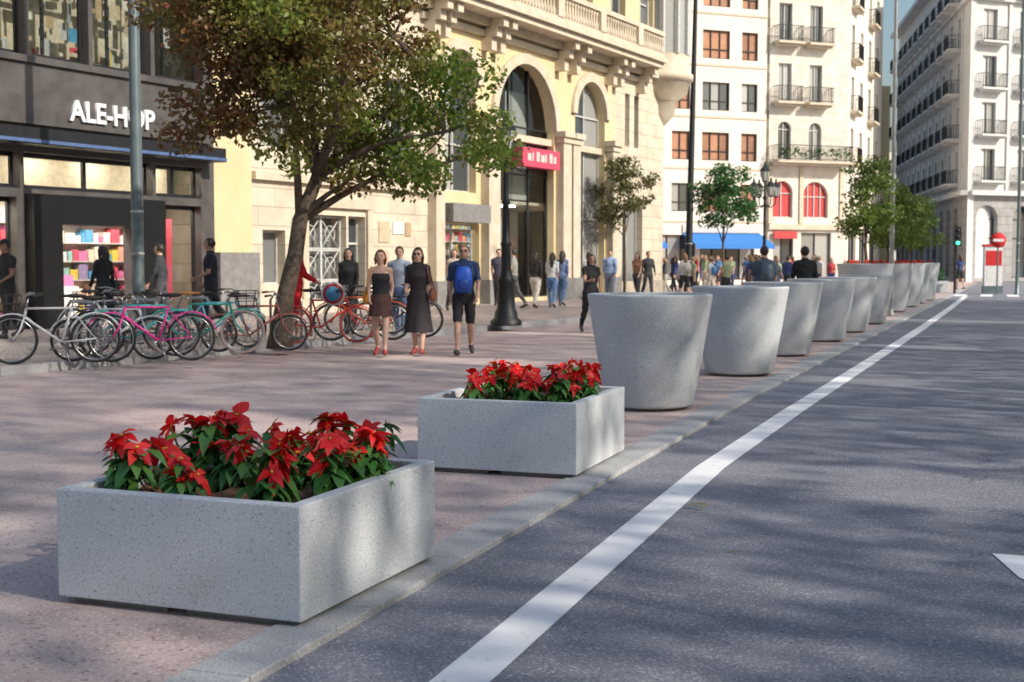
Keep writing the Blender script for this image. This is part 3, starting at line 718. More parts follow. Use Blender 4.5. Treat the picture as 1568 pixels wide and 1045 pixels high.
# ------------------------------------------------------------ street lamps and poles
steel = pm('painted_steel', (.12, .16, .17), (.16, .2, .21), scale=3, rough=.4, metal=.3)
pale = pm('pale_pole', (.45, .46, .46), rough=.4, metal=.3)
lglass = glassmat('lantern_glass', (.5, .5, .45), (.6, .6, .55), rough=.2)
def pole(name, x, y, h, r0, r1, mat, lean=0, z0=0):
    b = MB(); b.lathe([(r0*1.6, 0), (r0*1.6, .05), (r0*1.15, .08), (r0*1.1, .9), (r0, 1.0), (r1, h)], mat, 20)
    b.tube([(0, 0, h-.02), (.3, -.5, h+.3), (.8, -1.3, h+.4)], [r1, r1*.8, r1*.6], mat, 8); b.ell((.95, -1.5, h+.38), (.2, .35, .08), mat)
    for z in (1.5, 2.3): b.lathe([(r0*1.02, z), (r0*1.1, z+.01), (r0*1.1, z+.04), (r0*1.02, z+.05)], pale, 20)
    o = b.obj(name, (x, y, z0)); o.rotation_euler = (0, lean, 0); return o
pole('tall_street_lamp', -7.15, 25.0, 10.5, .115, .095, steel, z0=.12)
pole('tall_street_lamp', 8.2, 61, 14.5, .17, .09, iron, lean=R(1.1))
pole('tall_street_lamp', 10.45, 36, 11, .06, .045, pale)
pole('tall_street_lamp', 23.0, 59.5, 14, .08, .06, steel)
def lantern(b, x, y, z, s=1):
    b.lathe([(.03*s, z), (.12*s, z+.05*s), (.11*s, z+.08*s)], iron, 6, (x, y), False)
    b.lathe([(.11*s, z+.08*s), (.19*s, z+.48*s)], lglass, 6, (x, y), False)
    b.lathe([(.22*s, z+.48*s), (.2*s, z+.53*s), (.09*s, z+.68*s), (.05*s, z+.7*s), (.05*s, z+.76*s), (.015*s, z+.88*s)], iron, 6, (x, y), False)
    for i in range(6):
        a = i*math.pi/3; b.tube([(x+.11*s*math.cos(a), y+.11*s*math.sin(a), z+.08*s), (x+.195*s*math.cos(a), y+.195*s*math.sin(a), z+.48*s)], .012*s, iron, 4)
PB = [(.34, 0), (.34, .1), (.26, .16), (.24, .3), (.2, .36), (.18, .9), (.21, .96), (.15, 1.05), (.11, 1.2), (.1, 1.7), (.13, 1.75), (.09, 1.82), (.075, 2.6), (.1, 2.65), (.065, 2.72)]
b = MB(); b.lathe(PB+[(.055, 3.55), (.1, 3.6), (.05, 3.68)], iron, 16); lantern(b, 0, 0, 3.68, 1.05)
for s in (-1, 1): b.tube([(0, 0, 3.3), (s*.2, 0, 3.4), (s*.35, 0, 3.3)], .02, iron, 6)
b.obj('ornate_street_lamp', (-.13, 28.2, .12))
b = MB(); b.lathe(PB+[(.06, 4.4), (.12, 4.5), (.06, 4.6), (.05, 5.2)], iron, 16); lantern(b, 0, 0, 5.2, 1.15)
for k in range(4):
    a = k*math.pi/2+.3; c, s = math.cos(a), math.sin(a)
    b.tube([(0, 0, 4.2), (c*.3, s*.3, 4.05), (c*.55, s*.55, 4.2), (c*.58, s*.58, 4.5)], .03, iron, 6); lantern(b, c*.58, s*.58, 4.5, 1.05)
b.obj('ornate_street_lamp', (11.95, 62, 0))
# traffic light, no-entry sign, kiosk
redp = pm('sign_red', (.6, .02, .02)); whp = pm('sign_white', (.75, .75, .75))
grl = emis('signal_green_lamp', (.05, .9, .45), 3)
b = MB(); b.lathe([(.06, 0), (.06, 3.2)], iron, 10); b.box(-.16, .16, -.3, -.05, 2.2, 3.1, iron)
for i, mm in enumerate((grl, iron, iron)):
    b.tube([(0, -.31, 2.35+.28*i), (0, -.33, 2.35+.28*i)], .09, mm, 12)
    b.tube([(0, -.3, 2.45+.28*i), (0, -.42, 2.44+.28*i)], .02, iron, 5)
b.obj('traffic_light', (20.5, 60.5, 0))
b = MB(); b.lathe([(.035, 0), (.035, 2.7)], steel, 10); b.tube([(0, -.04, 2.45), (0, -.07, 2.45)], .34, redp, 28); b.box(-.24, .24, -.078, -.071, 2.39, 2.51, whp)
b.obj('no_entry_sign', (21.9, 59, 0))
b = MB(); b.box(-.45, .45, -.15, .15, 0, .35, steel); b.box(-.42, .42, -.14, .14, .35, 2.2, whp); b.box(-.38, .38, -.15, -.143, 1.3, 2.0, redp); b.box(-.3, .3, -.15, -.143, .6, 1.1, pal[3]); b.box(-.48, .48, -.18, .18, 2.2, 2.3, redp)
b.obj('advertising_totem', (22.6, 61.5, 0))
b = MB(); b.box(-.5, .5, -.4, .4, 0, .55, terr2); b.obj('small_planter_box', (20.6, 63.5, 0), bevel=.02)
tree('shrub', (20.6, 63.5, .5), [(0, 0, 0), (0, 0, .1), (0, 0, .2)], [.03, .03, .02], [((0, 0, .35), (.5, .4, .3))], 14, 60, .12, lm3, 3, crad=.2, hubs=3)

# ------------------------------------------------------------ bicycles
rubber = pm('tyre_rubber', (.02, .02, .02), rough=.8); chrome = pm('chrome', (.5, .5, .5), rough=.25, metal=.9)
saddle = pm('saddle', (.03, .025, .02), rough=.6); tan = pm('tan_leather', (.45, .2, .06), rough=.5)
def bicycle(x, y, yaw, col, tyre=rubber, rr=.33, basket=False, sad=saddle, rimm=chrome, lean=.08, board=False):
    fm = pm('bike_paint_%.2f_%.2f_%.2f' % col, col, col, rough=.3, spec=.6)
    b = MB(); A = (-.52, 0, rr); C = (.54, 0, rr); BB = (-.08, 0, rr-.04)
    for c in (A, C):
        for R_, rd, mm in ((rr-.018, .019, tyre), (rr-.043, .011, rimm)):
            b.tube([(c[0]+R_*math.cos(a*math.pi/14), 0, c[2]+R_*math.sin(a*math.pi/14)) for a in range(28)], rd, mm, 6, closed=True)
        for k in range(18):
            a = k*math.pi/9; b.tube([(c[0], .02*(-1)**k, c[2]), (c[0]+(rr-.04)*math.cos(a+.15), 0, c[2]+(rr-.04)*math.sin(a+.15))], .0022, chrome, 3)
        b.tube([(c[0], -.05, c[2]), (c[0], .05, c[2])], .022, chrome, 8)
    st = (-.22, 0, rr+.42); hd = (.36, 0, rr+.42); hl = (.385, 0, rr+.3)
    for p, q, r_ in ((BB, st, .016), (BB, hl, .018), (st, hd, .016), (hd, hl, .02)): b.tube([p, q], r_, fm, 8)
    for s in (-.045, .045):
        b.tube([A[:1]+(s,)+A[2:], (BB[0], s*.6, BB[2])], .01, fm, 6); b.tube([(A[0], s, A[2]), (st[0], s*.4, st[2]-.03)], .008, fm, 6)
        b.tube([(C[0], s, C[2]), (.45, s, rr+.12), (hl[0], s*.4, hl[2])], .012, fm, 6)
    b.tube([st, (-.25, 0, rr+.56)], .012, chrome, 6)
    b.raw(*ellV((-.27, 0, rr+.585), (.14, .07, .03), 10, 6), sad); b.raw(*ellV((-.15, 0, rr+.585), (.1, .025, .02), 8, 6), sad)
    b.tube([hd, (.33, 0, rr+.56)], .014, chrome, 6)
    b.tube([(.2, -.28, rr+.6), (.32, -.2, rr+.62), (.37, 0, rr+.58), (.32, .2, rr+.62), (.2, .28, rr+.6)], .012, chrome, 6)
    for s in (-1, 1): b.tube([(.14, s*.29, rr+.6), (.24, s*.265, rr+.61)], .018, saddle, 6)
    b.tube([(BB[0]+.09*math.cos(a*.6), -.05, BB[2]+.09*math.sin(a*.6)) for a in range(10)], .006, chrome, 4, closed=True)
    for s in (-1, 1):
        ex = BB[0]+s*.12; b.tube([(BB[0], s*.06, BB[2]), (ex, s*.07, BB[2]-s*.1)], .01, chrome, 5); b.box(ex-.04, ex+.04, min(s*.08, s*.16), max(s*.08, s*.16), BB[2]-s*.1-.01, BB[2]-s*.1+.01, saddle)
    for dz in (.085, -.085): b.tube([(BB[0], -.05, BB[2]+dz), (A[0], -.05, A[2]+dz*.4)], .004, saddle, 4)
    for c, a0, a1 in ((A, 20, 175), (C, 30, 150)):
        b.tube([(c[0]+(rr+.02)*math.cos(R(a)), 0, c[2]+(rr+.02)*math.sin(R(a))) for a in range(a0, a1, 12)], .012, fm, 5)
    if basket:
        for z in (rr+.38, rr+.48, rr+.6):
            w = .13+.04*(z-rr-.38)/.2; b.tube([(.6-w, -w-.02, z), (.6+w, -w-.02, z), (.6+w, w+.02, z), (.6-w, w+.02, z)], .006, saddle, 4, closed=True)
        for i in range(8):
            a = i*math.pi/4; b.tube([(.6+.14*math.cos(a), .14*math.sin(a), rr+.38), (.6+.19*math.cos(a), .19*math.sin(a), rr+.6)], .005, saddle, 4)
    if board:
        b.tube([(.1, -.2, rr+.55), (.1, -.22, rr+.55)], .2, whp, 24); b.tube([(.1, -.222, rr+.55), (.1, -.23, rr+.55)], .13, pal[2], 20); b.tube([(.1, -.21, rr+.55), (.1, -.221, rr+.55)], .17, redp, 24)
    b.tube([(-.1, .05, rr-.05), (-.18, .2, .01)], .01, chrome, 5)
    o = b.obj('bicycle', (x, y, .122), yaw); o.rotation_euler = (lean, 0, yaw); return o
bicycle(-6.15, 17.55, R(200), (.6, .6, .62), basket=True)
bicycle(-5.55, 18.1, R(20), (.55, .57, .6), rr=.30)
bicycle(-4.95, 17.95, R(195), (.75, .04, .3), basket=False)
bicycle(-5.35, 18.7, R(25), (.02, .5, .5))
bicycle(-5.7, 19.4, R(200), (.03, .04, .05), basket=True)
bicycle(-4.55, 19.35, R(12), (.03, .38, .3), sad=tan, basket=True, tyre=pm('grey_tyre', (.45, .35, .33), rough=.8))
bicycle(-4.7, 20.6, R(30), (.1, .35, .5), rr=.31)
bicycle(-3.95, 19.95, R(15), (.3, .08, .07), rr=.28)
bicycle(-6.6, 20.8, R(60), (.2, .2, .25))
bicycle(-3.15, 22.0, R(15), (.7, .04, .02), tyre=pm('red_tyre', (.5, .06, .03), rough=.7), rr=.31, board=True)
bicycle(-2.6, 22.7, R(190), (.65, .1, .03), basket=True)
bicycle(-2.1, 23.5, R(10), (.03, .03, .03)); bicycle(-2.75, 24.6, R(28), (.04, .05, .06), rr=.33)
# bicycle stands
b = MB()
for i in range(7):
    x = i*1.15; b.tube([(x, 0, 0), (x, 0, .7), (x, .08, .8), (x, .6, .8), (x, .68, .7), (x, .68, 0)], .024, chrome, 8)
b.obj('bicycle_rack', (-5.9, 18.7, .12), FA)

# ------------------------------------------------------------ people
def cloth(c, k='cloth'): return pm('%s_%.3f_%.3f_%.3f' % (k, *c), c, tuple(min(1, x*1.25+.003) for x in c), scale=7, rough=.85 if k == 'cloth' else .5, bump=.25 if k == 'cloth' else 0, bscale=14)
SK = (.55, .34, .25)
def capsule(V, F, p0, p1, r0, r1, seg=10):
    p0, p1 = Vector(p0), Vector(p1); d = (p1-p0).normalized(); a = d.orthogonal().normalized(); c = d.cross(a); n = len(V); rings = []
    for th in (-70, -35, 0): rings.append((p0+d*r0*math.sin(R(th)), r0*math.cos(R(th))))
    for th in (0, 35, 70): rings.append((p1+d*r1*math.sin(R(th)), r1*math.cos(R(th))))
    for p, r_ in rings:
        for j in range(seg): t = 2*math.pi*j/seg; V.append(tuple(p+(a*math.cos(t)+c*math.sin(t))*r_))
    for i in range(5):
        for j in range(seg): k = (j+1) % seg; F.append((n+i*seg+j, n+i*seg+k, n+(i+1)*seg+k, n+(i+1)*seg+j))
    F.append(tuple(range(n, n+seg))[::-1]); F.append(tuple(range(n+5*seg, n+6*seg)))
def loftE(V, F, rings, seg=16):
    n = len(V)
    for z, cy, rx, ry in rings:
        for j in range(seg): t = 2*math.pi*j/seg; V.append((rx*math.cos(t), cy+ry*math.sin(t), z))
    for i in range(len(rings)-1):
        for j in range(seg): k = (j+1) % seg; F.append((n+i*seg+j, n+i*seg+k, n+(i+1)*seg+k, n+(i+1)*seg+j))
    F.append(tuple(range(n, n+seg))[::-1]); F.append(tuple(range(n+(len(rings)-1)*seg, n+len(rings)*seg)))
def person(x, y, yaw, h=1.72, legs=((12, 5), (-14, 22)), arms=((15, .12, 15), (-12, .12, 20)), fem=False, top=(.05, .05, .06), bottom=(.03, .03, .035), shoe=(.05, .05, .05),
           skin=SK, hair=(.03, .02, .015), sleeve=.6, leg=2.0, hairlong=False, skirt=None, bag=None, glasses=False, z=0, vox=.017, beard=False, cap=None):
    S = h/1.75; V = []; F = []; bones = []
    sw = .155 if fem else .185
    lg_ = []
    for s, (a, kb) in zip((-1, 1), legs):
        a, kb = R(a), R(kb); hip = Vector((s*.09, 0, .92)); kn = hip+.44*Vector((s*.02, math.sin(a), -math.cos(a))); an = kn+.42*Vector((-s*.01, math.sin(a-kb), -math.cos(a-kb)))
        fp = (a-kb)*.75 if a-kb < 0 else (a-kb)*.5
        toe = an+.17*Vector((s*.15, math.cos(fp), math.sin(fp)))+Vector((0, 0, -.035)); heel = an+Vector((0, -.035*math.cos(fp), -.045))
        lg_.append((hip, kn, an, toe, heel))
    dz = min(min(l[3].z-.035, l[4].z-.038) for l in lg_)
    if fem: T = [(.82, 0, .10, .09), (.88, -.01, .165, .115), (.95, -.01, .17, .12), (1.08, 0, .125, .09), (1.2, .012, .14, .105), (1.28, .02, .15, .12), (1.37, .0, .15, .09), (1.44, 0, .10, .065), (1.48, 0, .06, .055)]
    else: T = [(.82, 0, .10, .09), (.88, 0, .155, .115), (.95, 0, .16, .12), (1.08, .0, .15, .11), (1.2, .0, .165, .118), (1.3, .01, .18, .122), (1.39, .0, .18, .10), (1.45, 0, .12, .075), (1.49, 0, .065, .06)]
    loftE(V, F, T); bones.append(('torso', Vector((0, 0, .9)), Vector((0, 0, 1.40)), .135))
    for i, (hip, kn, an, toe, heel) in enumerate(lg_):
        capsule(V, F, hip+Vector((0, 0, -.02)), kn, .092 if not fem else .095, .058); capsule(V, F, kn, kn.lerp(an, .35)+Vector((0, -.012, 0)), .055, .056); capsule(V, F, kn.lerp(an, .3), an, .056, .036)
        capsule(V, F, heel, toe, .036, .034); capsule(V, F, an, (heel+toe)/2, .036, .035)
        bones += [('thigh', hip, kn, .075), ('shin', kn, an, .05), ('foot', heel, toe, .05)]
    hands = []
    for s, (a, ab, eb) in zip((-1, 1), arms):
        a, eb = R(a), R(eb); sh = Vector((s*sw, 0, 1.41)); el = sh+.285*Vector((s*math.sin(ab), math.sin(a)*math.cos(ab), -math.cos(a)*math.cos(ab))); wd = Vector((-s*.05*(1+3*math.sin(eb)), math.sin(a+eb), -math.cos(a+eb))).normalized(); wr = el+.245*wd
        capsule(V, F, sh, el, .05 if not fem else .042, .038 if not fem else .032); capsule(V, F, el, wr, .037 if not fem else .031, .025); capsule(V, F, wr, wr+wd*.075, .026, .031)
        capsule(V, F, Vector((s*.06, 0, 1.43)), sh, .06, .052)
        bones += [('uarm', sh, el, .045), ('farm', el, wr, .03), ('hand', wr, wr+wd*.09, .03)]; hands.append((s, wr, wd))
    capsule(V, F, (0, 0, 1.44), (0, .012, 1.56), .054, .05); bones.append(('neck', Vector((0, 0, 1.46)), Vector((0, .01, 1.55)), .05))
    hc = Vector((0, .022, 1.635))
    for c, r_ in ((hc, (.074, .094, .105)), (hc+Vector((0, .03, -.06)), (.05, .052, .052)), (hc+Vector((0, .094, -.012)), (.012, .018, .02)), (hc+Vector((.075, -.005, -.01)), (.01, .02, .03)), (hc+Vector((-.075, -.005, -.01)), (.01, .02, .03)), (hc+Vector((0, .085, .03)), (.05, .012, .012))):
        v, f = ellV(c, r_, 14, 10); n = len(V); V += v; F += [tuple(i+n for i in q) for q in f]
    bones.append(('head', hc+Vector((0, 0, -.04)), hc+Vector((0, 0, .03)), .085))
    me = bpy.data.meshes.new('t'); me.from_pydata(V, [], F); o = bpy.data.objects.new('t', me); scene.collection.objects.link(o)
    rm = o.modifiers.new('r', 'REMESH'); rm.mode = 'VOXEL'; rm.voxel_size = vox
    sm = o.modifiers.new('s', 'SMOOTH'); sm.iterations = 3; sm.factor = .5
    dg = bpy.context.evaluated_depsgraph_get(); ev = o.evaluated_get(dg); m2 = ev.to_mesh()
    co = np.empty(len(m2.vertices)*3); m2.vertices.foreach_get('co', co); co = co.reshape(-1, 3); fs = [tuple(p.vertices) for p in m2.polygons]
    no_ = np.empty(len(co)*3); m2.vertices.foreach_get('normal', no_); no_ = no_.reshape(-1, 3)
    ctr = np.array([co[list(f)].mean(0) for f in fs]); ev.to_mesh_clear(); bpy.data.objects.remove(o)
    D = []; TT = []
    for nm, p, q, r_ in bones:
        p = np.array(p); q = np.array(q); d = q-p; t = np.clip(((ctr-p)@d)/(d@d), 0, 1); D.append(np.linalg.norm(ctr-p-t[:, None]*d, axis=1)-r_); TT.append(t)
    D = np.array(D); TT = np.array(TT); k = D.argmin(0)
    ms, mt, mb_, mh = cloth(skin, 'skin'), cloth(top), cloth(bottom), cloth(shoe, 'shoe')
    res = []; moved = {}
    for i, f in enumerate(fs):
        nm = bones[k[i]][0]; t = TT[k[i], i]; zc = ctr[i][2]
        if nm == 'torso': c = mt if zc > .97 else mb_
        elif nm == 'neck': c = ms if zc > 1.475 else mt
        elif nm == 'uarm': c = mt if t < sleeve or zc > 1.42 and sleeve > .02 else ms
        elif nm == 'farm': c = mt if t < sleeve-1 else ms
        elif nm == 'thigh': c = mb_ if t < leg else ms
        elif nm == 'shin': c = mb_ if t < leg-1 else ms
        elif nm == 'foot': c = mh
        else: c = ms
        if nm == 'torso' and sleeve < .02 and zc > 1.36: c = ms
        res.append(c)
        off = {id(mt): .010, id(mb_): .013, id(mh): .007}.get(id(c), 0)
        for v in f: moved[v] = max(moved.get(v, 0), off)
    for v, off in moved.items():
        w = math.sin(co[v][2]*38+co[v][0]*25)*.004 if off > .008 else 0
        co[v] = co[v]+no_[v]*(off+w)
    b = MB(); b.v = [tuple(c) for c in co]; b.f = fs; b.m = [b.mi(c) for c in res]; b.sm = [True]*len(fs)
    hm = cloth(hair, 'hair')
    # fingers
    for s, wr, wd in hands:
        fw = Vector((0, 1, 0))-wd*wd.y; fw = fw.normalized() if fw.length > .3 else Vector((0, 0, 1)); inn = Vector((-s, 0, 0)); base = wr+wd*.085
        for j, (o_, L_) in enumerate(((.027, .07), (.009, .08), (-.009, .074), (-.026, .058))):
            p0 = base+fw*o_-wd*.015; p1 = p0+(wd*.9+inn*.25).normalized()*L_*.45; p2 = p1+(wd*.75+inn*.6).normalized()*L_*.35; p3 = p2+(wd*.35+inn*.9).normalized()*L_*.3
            b.tube([p0, p1, p2, p3], [.0095, .009, .008, .006], ms, 6)
        t0 = wr+wd*.03+fw*.022; b.tube([t0, t0+fw*.03+wd*.02, t0+fw*.035+wd*.05+inn*.01], [.012, .010, .007], ms, 6)
    # face, hair
    ey = cloth((.03, .02, .02), 'eye'); lip = cloth((.42, .16, .13), 'lip')
    for s in (-1, 1):
        b.ell(hc+Vector((s*.03, .083, .006)), (.013, .006, .006), ey, 8, 5); b.tube([hc+Vector((s*.045, .079, .027)), hc+Vector((s*.028, .094, .031)), hc+Vector((s*.014, .094, .027))], .004, hm, 4)
    b.ell(hc+Vector((0, .083, -.057)), (.022, .007, .007), lip, 8, 5)
    if glasses:
        for s in (-1, 1): b.ell(hc+Vector((s*.031, .093, .006)), (.026, .006, .02), ey, 10, 6)
        b.tube([hc+Vector((-.03, .098, .012)), hc+Vector((.03, .098, .012))], .003, ey, 4)
    hk = hc+Vector((0, -.014, .018))
    def keep(p):
        q = p-hk
        return not (q.y > .028 and q.z < .058) and q.z > (-.10 if hairlong else -.055+max(0, q.y)*.6)
    b.ell(hk, (.088, .103, .108), hm, 20, 14, keep); b.ell(hk+Vector((0, -.008, 0)), (.08, .088, .1), hm, 14, 10, lambda p: (p-hk).y < .03)
    if hairlong:
        L_ = .3 if hairlong is True else hairlong
        b.tube([hk+Vector((0, -.06, .03)), hk+Vector((0, -.085, -.08)), hk+Vector((0, -.09, -.08-L_*.5)), hk+Vector((0, -.08, -.08-L_))], [.06, .078, .07, .02], hm, 10)
        for s in (-1, 1): b.tube([hk+Vector((s*.068, .01, .03)), hk+Vector((s*.082, .0, -.06)), hk+Vector((s*.08, .0, -.1-L_*.4))], [.02, .028, .01], hm, 7)
    if beard: b.ell(hc+Vector((0, .032, -.067)), (.055, .058, .052), hm, 12, 8, lambda p: p.z < hc.z-.055 and p.y > hc.y-.01)
    if cap:
        cm = cloth(cap); b.ell(hk+Vector((0, 0, .015)), (.096, .11, .11), cm, 16, 10, lambda p: p.z > hk.z+.04); b.ell(hk+Vector((0, .12, .045)), (.07, .07, .01), cm, 12, 6)
    if skirt:
        z0, z1, fl, sc_ = skirt; c = cloth(sc_); V = []; F = []; n = 36; K = 10
        swx = (lg_[0][1].y+lg_[1][1].y)/2
        for i in range(K):
            t = i/(K-1); zz = z0+(z1-z0)*t; hipw = .125+.055*min(1, (1.08-zz)/.14) if zz < 1.08 else .125
            rx = hipw+fl*max(0, (.9-zz))*1.0; ry = rx*.78+(.06 if t > .3 else 0)*t
            for j in range(n): a = 2*math.pi*j/n; ww = 1+.05*t*math.sin(a*7+t*2)+.03*t*math.sin(a*4); V.append((rx*ww*math.cos(a), swx*t*.6+ry*ww*math.sin(a), zz))
        for i in range(K-1):
            for j in range(n): q = (j+1) % n; F.append((i*n+j, i*n+q, (i+1)*n+q, (i+1)*n+j))
        b.raw(V, F, c)
    if bag:
        kind, s, bc = bag; bm_ = cloth(bc, 'bag')
        if kind == 'shoulder':
            c = Vector((s*(sw+.09), -.02, .98)); v, f = ellV(c, (.06, .15, .14), 14, 8); v = [(p[0], p[1], max(p[2], c.z-.12) if p[2] < c.z else min(p[2], c.z+.1)) for p in v]; b.raw(v, f, bm_)
            b.tube([c+Vector((0, -.1, .08)), Vector((s*(sw+.01), -.06, 1.44)), Vector((s*sw, .0, 1.475)), Vector((s*(sw+.01), .06, 1.42)), c+Vector((0, .1, .08))], .011, bm_, 6)
        if kind == 'backpack' or kind == 'frontpack':
            g = -1 if kind == 'backpack' else 1
            v, f = ellV((0, g*.19, 1.2), (.15, .09, .24), 16, 10); v = [(max(-.13, min(.13, p[0])), p[1], max(1.0, min(1.4, p[2]))) for p in v]; b.raw(v, f, bm_)
            v, f = ellV((0, g*.26, 1.12), (.1, .05, .1), 12, 8); b.raw(v, f, cloth(tuple(x*.6 for x in bc), 'bag'))
            for q in (-1, 1): b.tube([(q*.09, g*.12, 1.05), (q*.12, -g*.02, 1.1), (q*.13, -g*.115, 1.25), (q*.12, -g*.09, 1.4), (q*.11, 0, 1.475), (q*.1, g*.1, 1.42)], .016, bm_, 6)
        if kind == 'hand':
            s_, wr, wd = hands[0 if s < 0 else 1]; c = wr+wd*.1+Vector((0, 0, -.2)); b.box(c.x-.05, c.x+.05, c.y-.14, c.y+.14, c.z-.15, c.z+.1, bm_)
            for q in (-.08, .08): b.tube([(c.x, c.y+q, c.z+.1), (c.x, c.y, c.z+.2)], .006, bm_, 5)
    ob = b.obj('pedestrian', (x, y, z-dz*S), yaw); ob.scale = (S, S, S)
    return ob

BK = (.02, .02, .022)
# walkers in the open plaza
person(-2.08, 20.7, R(178), 1.68, legs=((20, 4), (-8, 28)), arms=((-12, .1, 22), (14, .12, 30)), fem=True, top=BK, bottom=(.07, .03, .025), sleeve=0, leg=.35, hair=(.14, .05, .02), hairlong=.12, skirt=(1.02, .66, .08, (.07, .03, .025)), bag=('shoulder', 1, (.6, .25, .02)), shoe=(.35, .05, .05), vox=.013)
person(-1.5, 20.9, R(172), 1.70, legs=((14, 3), (-10, 14)), arms=((-6, .1, 14), (8, .12, 62)), fem=True, top=(.025, .02, .024), bottom=BK, sleeve=.9, leg=.5, hair=(.05, .025, .02), hairlong=.2, skirt=(1.08, .36, .1, (.028, .022, .026)), bag=('shoulder', -1, (.22, .08, .045)), glasses=True, shoe=(.3, .05, .05), vox=.013)
person(-.77, 20.95, R(180), 1.78, legs=((-10, 30), (16, 4)), arms=((12, .16, 20), (-10, .16, 22)), top=(.02, .045, .11), bottom=(.015, .016, .02), sleeve=.85, leg=.95, hair=(.35, .22, .12), glasses=True, beard=True, bag=('frontpack', 1, (.02, .09, .5)), skin=(.5, .3, .22), vox=.013)
person(-2.2, 25.6, R(175), 1.78, top=(.35, .4, .5), bottom=(.12, .2, .35), sleeve=1.9, hair=(.1, .06, .03), bag=('backpack', 1, (.1, .15, .3)))
# left side
person(-9.05, 23.4, R(150), 1.75, top=BK, bottom=BK, cap=BK, skin=(.25, .14, .09), z=.12, arms=((10, .1, 50), (5, .1, 60)))
person(-7.6, 24.3, R(60), 1.66, top=BK, bottom=BK, sleeve=1.8, z=.12, fem=True, hairlong=.2, bag=('shoulder', 1, (.05, .05, .06)))
person(-7.1, 26.4, R(90), 1.72, top=(.04, .04, .05), bottom=(.06, .06, .07), sleeve=1.8, z=.12)
person(-5.6, 24.3, R(100), 1.8, top=(.02, .02, .035), bottom=(.025, .025, .03), z=.12, sleeve=.8, arms=((5, .2, 60), (-5, .2, 40)), skin=(.42, .25, .17))
person(-3.75, 22.6, R(-60), 1.74, legs=((6, 3), (-6, 6)), top=(.6, .015, .02), bottom=(.6, .015, .02), sleeve=2, leg=1.1, z=.12, hair=(.2, .2, .2), arms=((30, .1, 30), (20, .1, 40)))
person(-3.1, 24.8, R(180), 1.62, top=(.03, .03, .03), bottom=(.05, .05, .06), z=.12, fem=True, hairlong=.25, sleeve=1.8)
# right-hand groups near the shops
person(1.65, 27.3, R(-165), 1.66, legs=((18, 5), (-16, 25)), top=BK, bottom=BK, z=0, fem=True, hairlong=.15, sleeve=.5, arms=((10, .12, 25), (25, .1, 70)), bag=('hand', -1, (.12, .1, .45)), skin=(.38, .22, .15))
person(.05, 38, R(80), 1.72, top=(.3, .3, .25), bottom=(.1, .1, .1), z=.12)
person(.7, 38.6, R(-20), 1.68, top=(.03, .03, .03), bottom=(.6, .56, .48), z=.12, fem=True, hairlong=.3, sleeve=1.8, legs=((22, 4), (-20, 20)))
person(1.2, 39.0, R(-10), 1.66, top=(.6, .6, .6), bottom=(.12, .22, .4), z=.12, fem=True, hairlong=.35, sleeve=1, legs=((20, 4), (-18, 20)))
person(1.55, 40.3, R(-15), 1.70, top=(.15, .2, .35), bottom=(.1, .18, .32), z=.12, fem=True, hairlong=.3, sleeve=1.9)
person(-.4, 40, R(180), 1.75, top=(.05, .05, .08), bottom=(.05, .05, .06), z=.12)
person(-1.6, 36, R(200), 1.70, top=(.35, .3, .25), bottom=(.06, .07, .1), z=.12, fem=True, hairlong=.25)
person(3.3, 44, R(170), 1.76, top=(.3, .4, .6), bottom=(.2, .22, .28), bag=('backpack', 1, (.03, .03, .04)), sleeve=1.8, z=.12)
person(2.7, 46, R(20), 1.70, top=(.6, .6, .62), bottom=(.05, .06, .1), fem=True, hairlong=.3, z=.12)
person(4.5, 47, R(150), 1.68, top=(.25, .12, .08), bottom=(.06, .06, .07), fem=True, hairlong=.3, z=.12)
person(5.1, 49, R(200), 1.74, top=(.03, .03, .03), bottom=(.06, .06, .07), z=.12, sleeve=1.9)
person(5.15, 26.7, R(10), 1.80, top=(.06, .09, .12), bottom=(.05, .06, .08), bag=('backpack', 1, (.08, .12, .15)), sleeve=.9)
person(6.0, 26.8, R(5), 1.80, top=(.018, .018, .02), bottom=BK, sleeve=1.9, legs=((14, 5), (-14, 20)))
cr = random.Random(4); COL = [(.5, .5, .5), (.02, .02, .025), (.03, .05, .15), (.55, .5, .42), (.1, .25, .5), (.4, .05, .05), (.08, .08, .09), (.6, .6, .62), (.3, .35, .2), (.7, .45, .1)]
CP = [(8.0, 64), (8.35, 63.2), (9.3, 66), (9.9, 67), (10.3, 64), (10.8, 66.5), (11.4, 68), (12.3, 65), (12.8, 67), (13.3, 69), (14.1, 66), (15.0, 70), (15.7, 68), (16.6, 72), (11.0, 71), (13.9, 73), (17.4, 75), (9.6, 61), (7.4, 60), (24.0, 70), (12.1, 60), (8.9, 71), (10.2, 73), (14.6, 63),
      (9.0, 59), (10.6, 58), (11.5, 63.5), (13.0, 61.5), (8.6, 56), (12.6, 70.5), (14.9, 66.5), (16.0, 65.5), (7.6, 68), (11.9, 73.5), (13.5, 64), (10.1, 69.5), (8.2, 54), (9.1, 50), (9.6, 51.5), (10.4, 54), (6.9, 50), (11.6, 55), (13.4, 57), (7.9, 48), (6.2, 47), (7.3, 44.5), (8.4, 45), (9.4, 46.5), (7.0, 53), (6.6, 56.5)]
